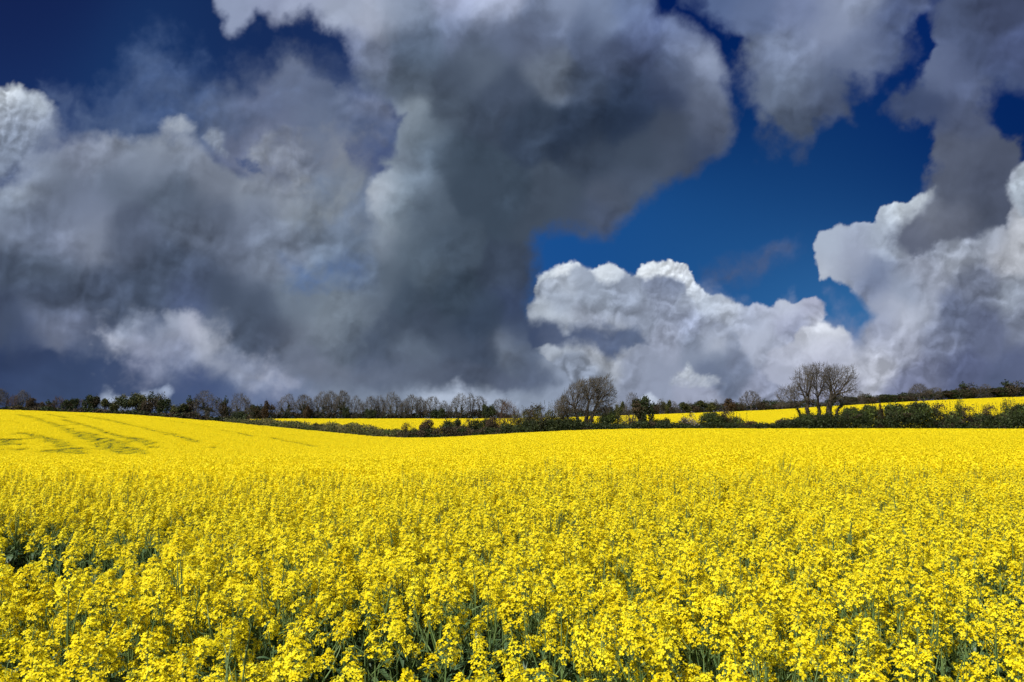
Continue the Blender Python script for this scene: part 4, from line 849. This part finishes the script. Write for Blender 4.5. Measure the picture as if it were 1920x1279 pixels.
def grid(size, y0, y1, jit, wide=1.0):
    xs = np.arange(-(y1*.80+6), y1*.80+6, size); ys = np.arange(y0, y1, size)
    A, B = np.meshgrid(xs, ys); A = A.ravel()+r.uniform(-jit, jit, A.size); B = B.ravel()+r.uniform(-jit, jit, B.size)
    k = np.abs(A) < .78*B+6
    return A[k], B[k]
def pack(x, y, cls, nvar, size):
    q = len(x)
    z = ground(x, y); h = 1+.06*noise2(x, y, 4., 51)+r.normal(0, .02, q)
    sx = r.uniform(.98, 1.08, q)
    # lean each tile with the slope under it
    e = .8; gx = (ground(x+e, y)-ground(x-e, y))/(2*e); gy = (ground(x, y+e)-ground(x, y-e))/(2*e)
    rot = []
    yaw = r.randint(0, 4, q)*np.pi/2+r.uniform(-.2, .2, q)
    for i in range(q):
        nz = Vector((-gx[i], -gy[i], 1)).normalized()
        Q = Vector((0, 0, 1)).rotation_difference(nz)@Euler((0, 0, yaw[i])).to_quaternion(); rot.append(Q.to_euler('XYZ')[:])
    return dict(co=np.stack([x, y, z], 1), rot=np.array(rot), scl=np.stack([sx, sx, h], 1), pick=r.randint(0, nvar, q), cls=cls)
def gn_object(name, variants, packs, mats):
    """ONE object: its mesh carries the small pieces and the points, its node group sets a piece on each point"""
    mb = MB(); vid = []; base = 0
    for cls, vs in enumerate(variants):
        for k_, v in enumerate(vs):
            mb.merge(v); vid += [cls*100+k_]*v.n
    nv0 = mb.n
    pts = np.concatenate([p['co'] for p in packs]); V = np.concatenate(mb.V+[pts])
    me = mesh_np(name, V, mb.L, mb.S, mats, mb.M)
    vid = np.array(vid+sum([[-1-p['cls']]*len(p['co']) for p in packs], []), np.int32)
    def attr(nm, ty, key, arr, w):
        a = me.attributes.new(nm, ty, 'POINT'); full = np.zeros((len(V), w), np.float32 if ty != 'INT' else np.int32); full[nv0:] = arr; a.data.foreach_set(key, full.ravel())
    a = me.attributes.new('vid', 'INT', 'POINT'); a.data.foreach_set('value', vid)
    attr('rot', 'FLOAT_VECTOR', 'vector', np.concatenate([p['rot'] for p in packs]), 3)
    attr('scl', 'FLOAT_VECTOR', 'vector', np.concatenate([p['scl'] for p in packs]), 3)
    attr('pick', 'INT', 'value', np.concatenate([p['pick'] for p in packs])[:, None], 1)
    ng = bpy.data.node_groups.new(name, 'GeometryNodeTree')
    ng.interface.new_socket('Geometry', in_out='INPUT', socket_type='NodeSocketGeometry')
    ng.interface.new_socket('Geometry', in_out='OUTPUT', socket_type='NodeSocketGeometry')
    N = ng.nodes.new; K = ng.links.new; gi = N('NodeGroupInput'); go = N('NodeGroupOutput')
    def named(nm, dt):
        q = N('GeometryNodeInputNamedAttribute'); q.data_type = dt; q.inputs['Name'].default_value = nm
        return q.outputs['Attribute']
    av = named('vid', 'INT'); ar = named('rot', 'FLOAT_VECTOR'); asc = named('scl', 'FLOAT_VECTOR'); ap = named('pick', 'INT')
    def sep(val):
        c = N('FunctionNodeCompare'); c.data_type = 'INT'; c.operation = 'EQUAL'
        ii = [s for s in c.inputs if s.type == 'INT' and s.enabled] or [c.inputs[2], c.inputs[3]]
        K(av, ii[0]); ii[1].default_value = val
        s = N('GeometryNodeSeparateGeometry'); s.domain = 'POINT'
        K(gi.outputs[0], s.inputs['Geometry']); K(c.outputs[0], s.inputs['Selection']); return s.outputs['Selection']
    jo = N('GeometryNodeJoinGeometry')
    for cls, vs in enumerate(variants):
        j = N('GeometryNodeJoinGeometry')
        for k_ in range(len(vs)):
            g = N('GeometryNodeGeometryToInstance'); K(sep(cls*100+k_), g.inputs[0]); K(g.outputs[0], j.inputs[0])
        ip = N('GeometryNodeInstanceOnPoints'); K(sep(-1-cls), ip.inputs['Points']); K(j.outputs[0], ip.inputs['Instance'])
        ip.inputs['Pick Instance'].default_value = True
        K(ap, ip.inputs['Instance Index']); K(ar, ip.inputs['Rotation']); K(asc, ip.inputs['Scale']); K(ip.outputs[0], jo.inputs[0])
    K(jo.outputs[0], go.inputs[0])
    o = link(bpy.data.objects.new(name, me)); md = o.modifiers.new('crop', 'NODES'); md.node_group = ng
    return o
def whole(p):
    st, lf, hs, hd = p; mb = MB(); mb.merge(st, m=2); mb.merge(lf, m=3)
    for h, (a, b, s) in zip(hd, hs): mb.merge(h, orient(a, b))
    return mb
PW = [whole(p) for p in PL]
pk0 = dict(co=np.stack([X, Y, Z], 1)[rest], rot=np.stack([tx, ty, rz], 1)[rest], scl=np.stack([np.ones(len(X)), np.ones(len(X)), H], 1)[rest], pick=vi[rest], cls=0)
x, y = grid(.92, 8.6, 62, .1); pkA = pack(x, y, 1, 5, 1.)
pkA['scl'][:, 2] *= np.clip(.93+(y-8.6)*.016, .93, 1.0)       # a little lower where it grows among the single plants
x, y = grid(1.85, 62, 262, .2); e_ = edge(960+F*x/y); k = (y < e_-.6); x, y = x[k], y[k]
k = keep_far(x, y, r, 1.); 
nearline = ~k
pkB = pack(x[k], y[k], 2, 5, 2.)
# the cells that a wheel track or a thin place took a big tile from get small tiles back wherever there is crop
bx, by = x[nearline], y[nearline]
sub = np.array([(-.46, -.46), (.46, -.46), (-.46, .46), (.46, .46)])
sx_ = (bx[:, None]+sub[:, 0]).ravel(); sy_ = (by[:, None]+sub[:, 1]).ravel()
k = np.ones(len(sx_), bool)
for P, w in LINES: k &= seg_dist(sx_+1.2*noise2(sx_, sy_, 9, 31), sy_, P) > w+.35+.5*noise2(sx_, sy_, 7, 33)
for c, rad, pr in BARE: k &= ~((np.hypot(sx_-c[0], (sy_-c[1])/1.9) < rad) & (r.rand(len(sx_)) < pr))
pkC = pack(sx_[k], sy_[k], 1, 5, 1.)
pkF = pack(sx_[~k][::2], sy_[~k][::2], 3, 2, 1.); pkF['scl'] *= np.array([.5, .5, .80])
crop = gn_object('rapeseed_crop', [PW, T1, T2, T2s], [pk0, pkA, pkB, pkC, pkF], [M_PETAL, M_BUD, M_STEM, M_LEAF])
tag(crop, 'sea of yellow flowering rapeseed filling the near field up to the hedgerow', 'crop', kind='stuff')
xs = np.arange(-130, 420, 1.9); ys = np.arange(148, 354, 1.9); A, B = np.meshgrid(xs, ys); x = A.ravel()+r.uniform(-.2, .2, A.size); y = B.ravel()+r.uniform(-.2, .2, A.size)
pp = 960+F*x/y; s_ = np.interp(pp, *F2S); e_ = np.interp(pp, *F2E); k = (pp > 455) & (pp < 2350) & (y > s_) & (y < e_-1.5); x, y, s_, pp = x[k], y[k], s_[k], pp[k]
thin = (y-s_) < np.where(pp < 1000, 16, 30)*(1+.5*noise2(x, y, 12, 61))
kk = ~thin
pkD = pack(x[kk], y[kk], 0, 5, 2.); pkE = pack(x[~kk], y[~kk], 1, 2, 2.)
crop2 = gn_object('rapeseed_crop', [T2, T2s], [pkD, pkE], [M_PETAL, M_BUD, M_STEM, M_LEAF])
tag(crop2, 'yellow rapeseed field on the slope beyond the hedgerow, greener and thinner along its margin', 'crop', kind='stuff')

# ----------------------------------------------------------------- ground
gx_ = np.concatenate([-np.geomspace(6000, 330, 18), np.arange(-320, 421, 5.), np.geomspace(430, 6000, 18)])
gy_ = np.concatenate([[-400, -100, -40, -15], np.arange(-5, 400, 3.5), np.geomspace(404, 9000, 34)])
A, B = np.meshgrid(gx_, gy_); Zg = ground(A, B)
nx_, ny_ = len(gx_), len(gy_); I = np.arange(nx_*ny_).reshape(ny_, nx_)
FL = np.stack([I[:-1, :-1], I[:-1, 1:], I[1:, 1:], I[1:, :-1]], -1).reshape(-1, 4)
gm = mesh_np('ground', np.stack([A, B, Zg], -1).reshape(-1, 3), FL.ravel(), [4]*len(FL), [M_GROUND])
gm.polygons.foreach_set('use_smooth', [True]*len(gm.polygons))
tag(link(bpy.data.objects.new('ground', gm)), 'dark green field soil rolling under the crop', kind='structure')

exec_trees()

# -------------------------------------------------------------------- sky
def sky():
    fa = np.arange(-37, 37.01, .066); fe = np.arange(-1.0, 31.5, .066)
    az = np.concatenate([-np.geomspace(104, 37.4, 60), fa, np.geomspace(37.4, 104, 60)])
    el = np.concatenate([[-6, -4, -2.5, -1.6], fe, np.linspace(31.9, 84, 80)])
    A, E = np.meshgrid(np.radians(az), np.radians(el))
    dx = np.cos(E)*np.sin(A); dy = np.cos(E)*np.cos(A); dz = np.sin(E)
    fz = dy*math.cos(PITCH)+dz*math.sin(PITCH); up = -dy*math.sin(PITCH)+dz*math.cos(PITCH)
    th = np.arccos(np.clip(fz, -1, 1)); rr = np.where(th < .80, np.tan(np.minimum(th, .80)), math.tan(.80)+(th-.80)*1.4)*F
    hn = np.hypot(dx, up)+1e-9
    px = 960+rr*dx/hn; py = 639.5-rr*up/hn
    c, a = clouds(px.ravel(), py.ravel()); b = blue(px.ravel(), py.ravel())
    RD = 9000.
    V = np.stack([dx, dy, dz], -1).reshape(-1, 3)*RD+np.array([0, 0, CZ])
    nx, ny = len(az), len(el); I = np.arange(nx*ny).reshape(ny, nx)
    FL = np.stack([I[:-1, :-1], I[1:, :-1], I[1:, 1:], I[:-1, 1:]], -1).reshape(-1, 4)
    m = bpy.data.materials.new('sky_air_and_clouds'); m.use_nodes = True; m.cycles.emission_sampling = 'NONE'
    me = mesh_np('sky', V, FL.ravel(), np.full(len(FL), 4), [m])
    for nm, arr in (('cloud_colour', np.concatenate([c, np.ones((len(c), 1))], 1)), ('air_colour', np.concatenate([b, np.ones((len(b), 1))], 1))):
        t = me.attributes.new(nm, 'FLOAT_COLOR', 'POINT'); t.data.foreach_set('color', arr.astype(np.float32).ravel())
    t = me.attributes.new('cloud_cover', 'FLOAT', 'POINT'); t.data.foreach_set('value', a.astype(np.float32))
    nt = m.node_tree; nt.nodes.clear(); N = nt.nodes.new; K = nt.links.new
    def at(n_):
        q = N('ShaderNodeAttribute'); q.attribute_name = n_; return q
    mul = N('ShaderNodeMixRGB'); mul.blend_type = 'MIX'; K(at('cloud_cover').outputs['Fac'], mul.inputs['Fac']); K(at('air_colour').outputs['Color'], mul.inputs[1]); mul.inputs[2].default_value = (0, 0, 0, 1)
    ad = N('ShaderNodeMixRGB'); ad.blend_type = 'ADD'; ad.inputs['Fac'].default_value = 1; K(mul.outputs[0], ad.inputs[1]); K(at('cloud_colour').outputs['Color'], ad.inputs[2])
    em = N('ShaderNodeEmission'); K(ad.outputs[0], em.inputs['Color']); em.inputs['Strength'].default_value = 2**(-EXPO)
    o = N('ShaderNodeOutputMaterial'); K(em.outputs[0], o.inputs['Surface'])
    tag(link(bpy.data.objects.new('sky', me)), 'deep blue sky with towering dark and white shower clouds', kind='structure')
sky()

# ------------------------------------------------------------------ light
w = bpy.data.worlds.new('World'); scn.world = w; w.use_nodes = True
nt = w.node_tree; bg = nt.nodes['Background']; st = nt.nodes.new('ShaderNodeTexSky'); st.sky_type = 'NISHITA'; st.sun_disc = False
st.sun_elevation = SUN_EL; st.sun_rotation = SUN_AZ
nt.links.new(st.outputs[0], bg.inputs['Color']); bg.inputs['Strength'].default_value = .08
sl = bpy.data.lights.new('sun', 'SUN'); sl.energy = 4.9; sl.angle = R(.5); sl.color = (1, .955, .88)
so = bpy.data.objects.new('sun', sl); col.objects.link(so)
sd_ = Vector((math.sin(SUN_AZ)*math.cos(SUN_EL), math.cos(SUN_AZ)*math.cos(SUN_EL), math.sin(SUN_EL)))
so.rotation_euler = sd_.to_track_quat('Z', 'Y').to_euler(); so.location = (0, 0, 50)

cam = bpy.data.cameras.new('camera'); co = bpy.data.objects.new('camera', cam); col.objects.link(co)
co.location = (0, 0, CZ); co.rotation_euler = (R(90)+PITCH, 0, 0)
cam.sensor_width = 36; cam.lens = F*36/1920; cam.clip_start = .05; cam.clip_end = 30000
scn.camera = co
vs = scn.view_settings; vs.view_transform = 'Standard'; vs.look = 'None'; vs.exposure = EXPO; vs.gamma = 1
scn.cycles.max_bounces = 6; scn.cycles.diffuse_bounces = 4; scn.cycles.transmission_bounces = 4; scn.cycles.transparent_max_bounces = 4
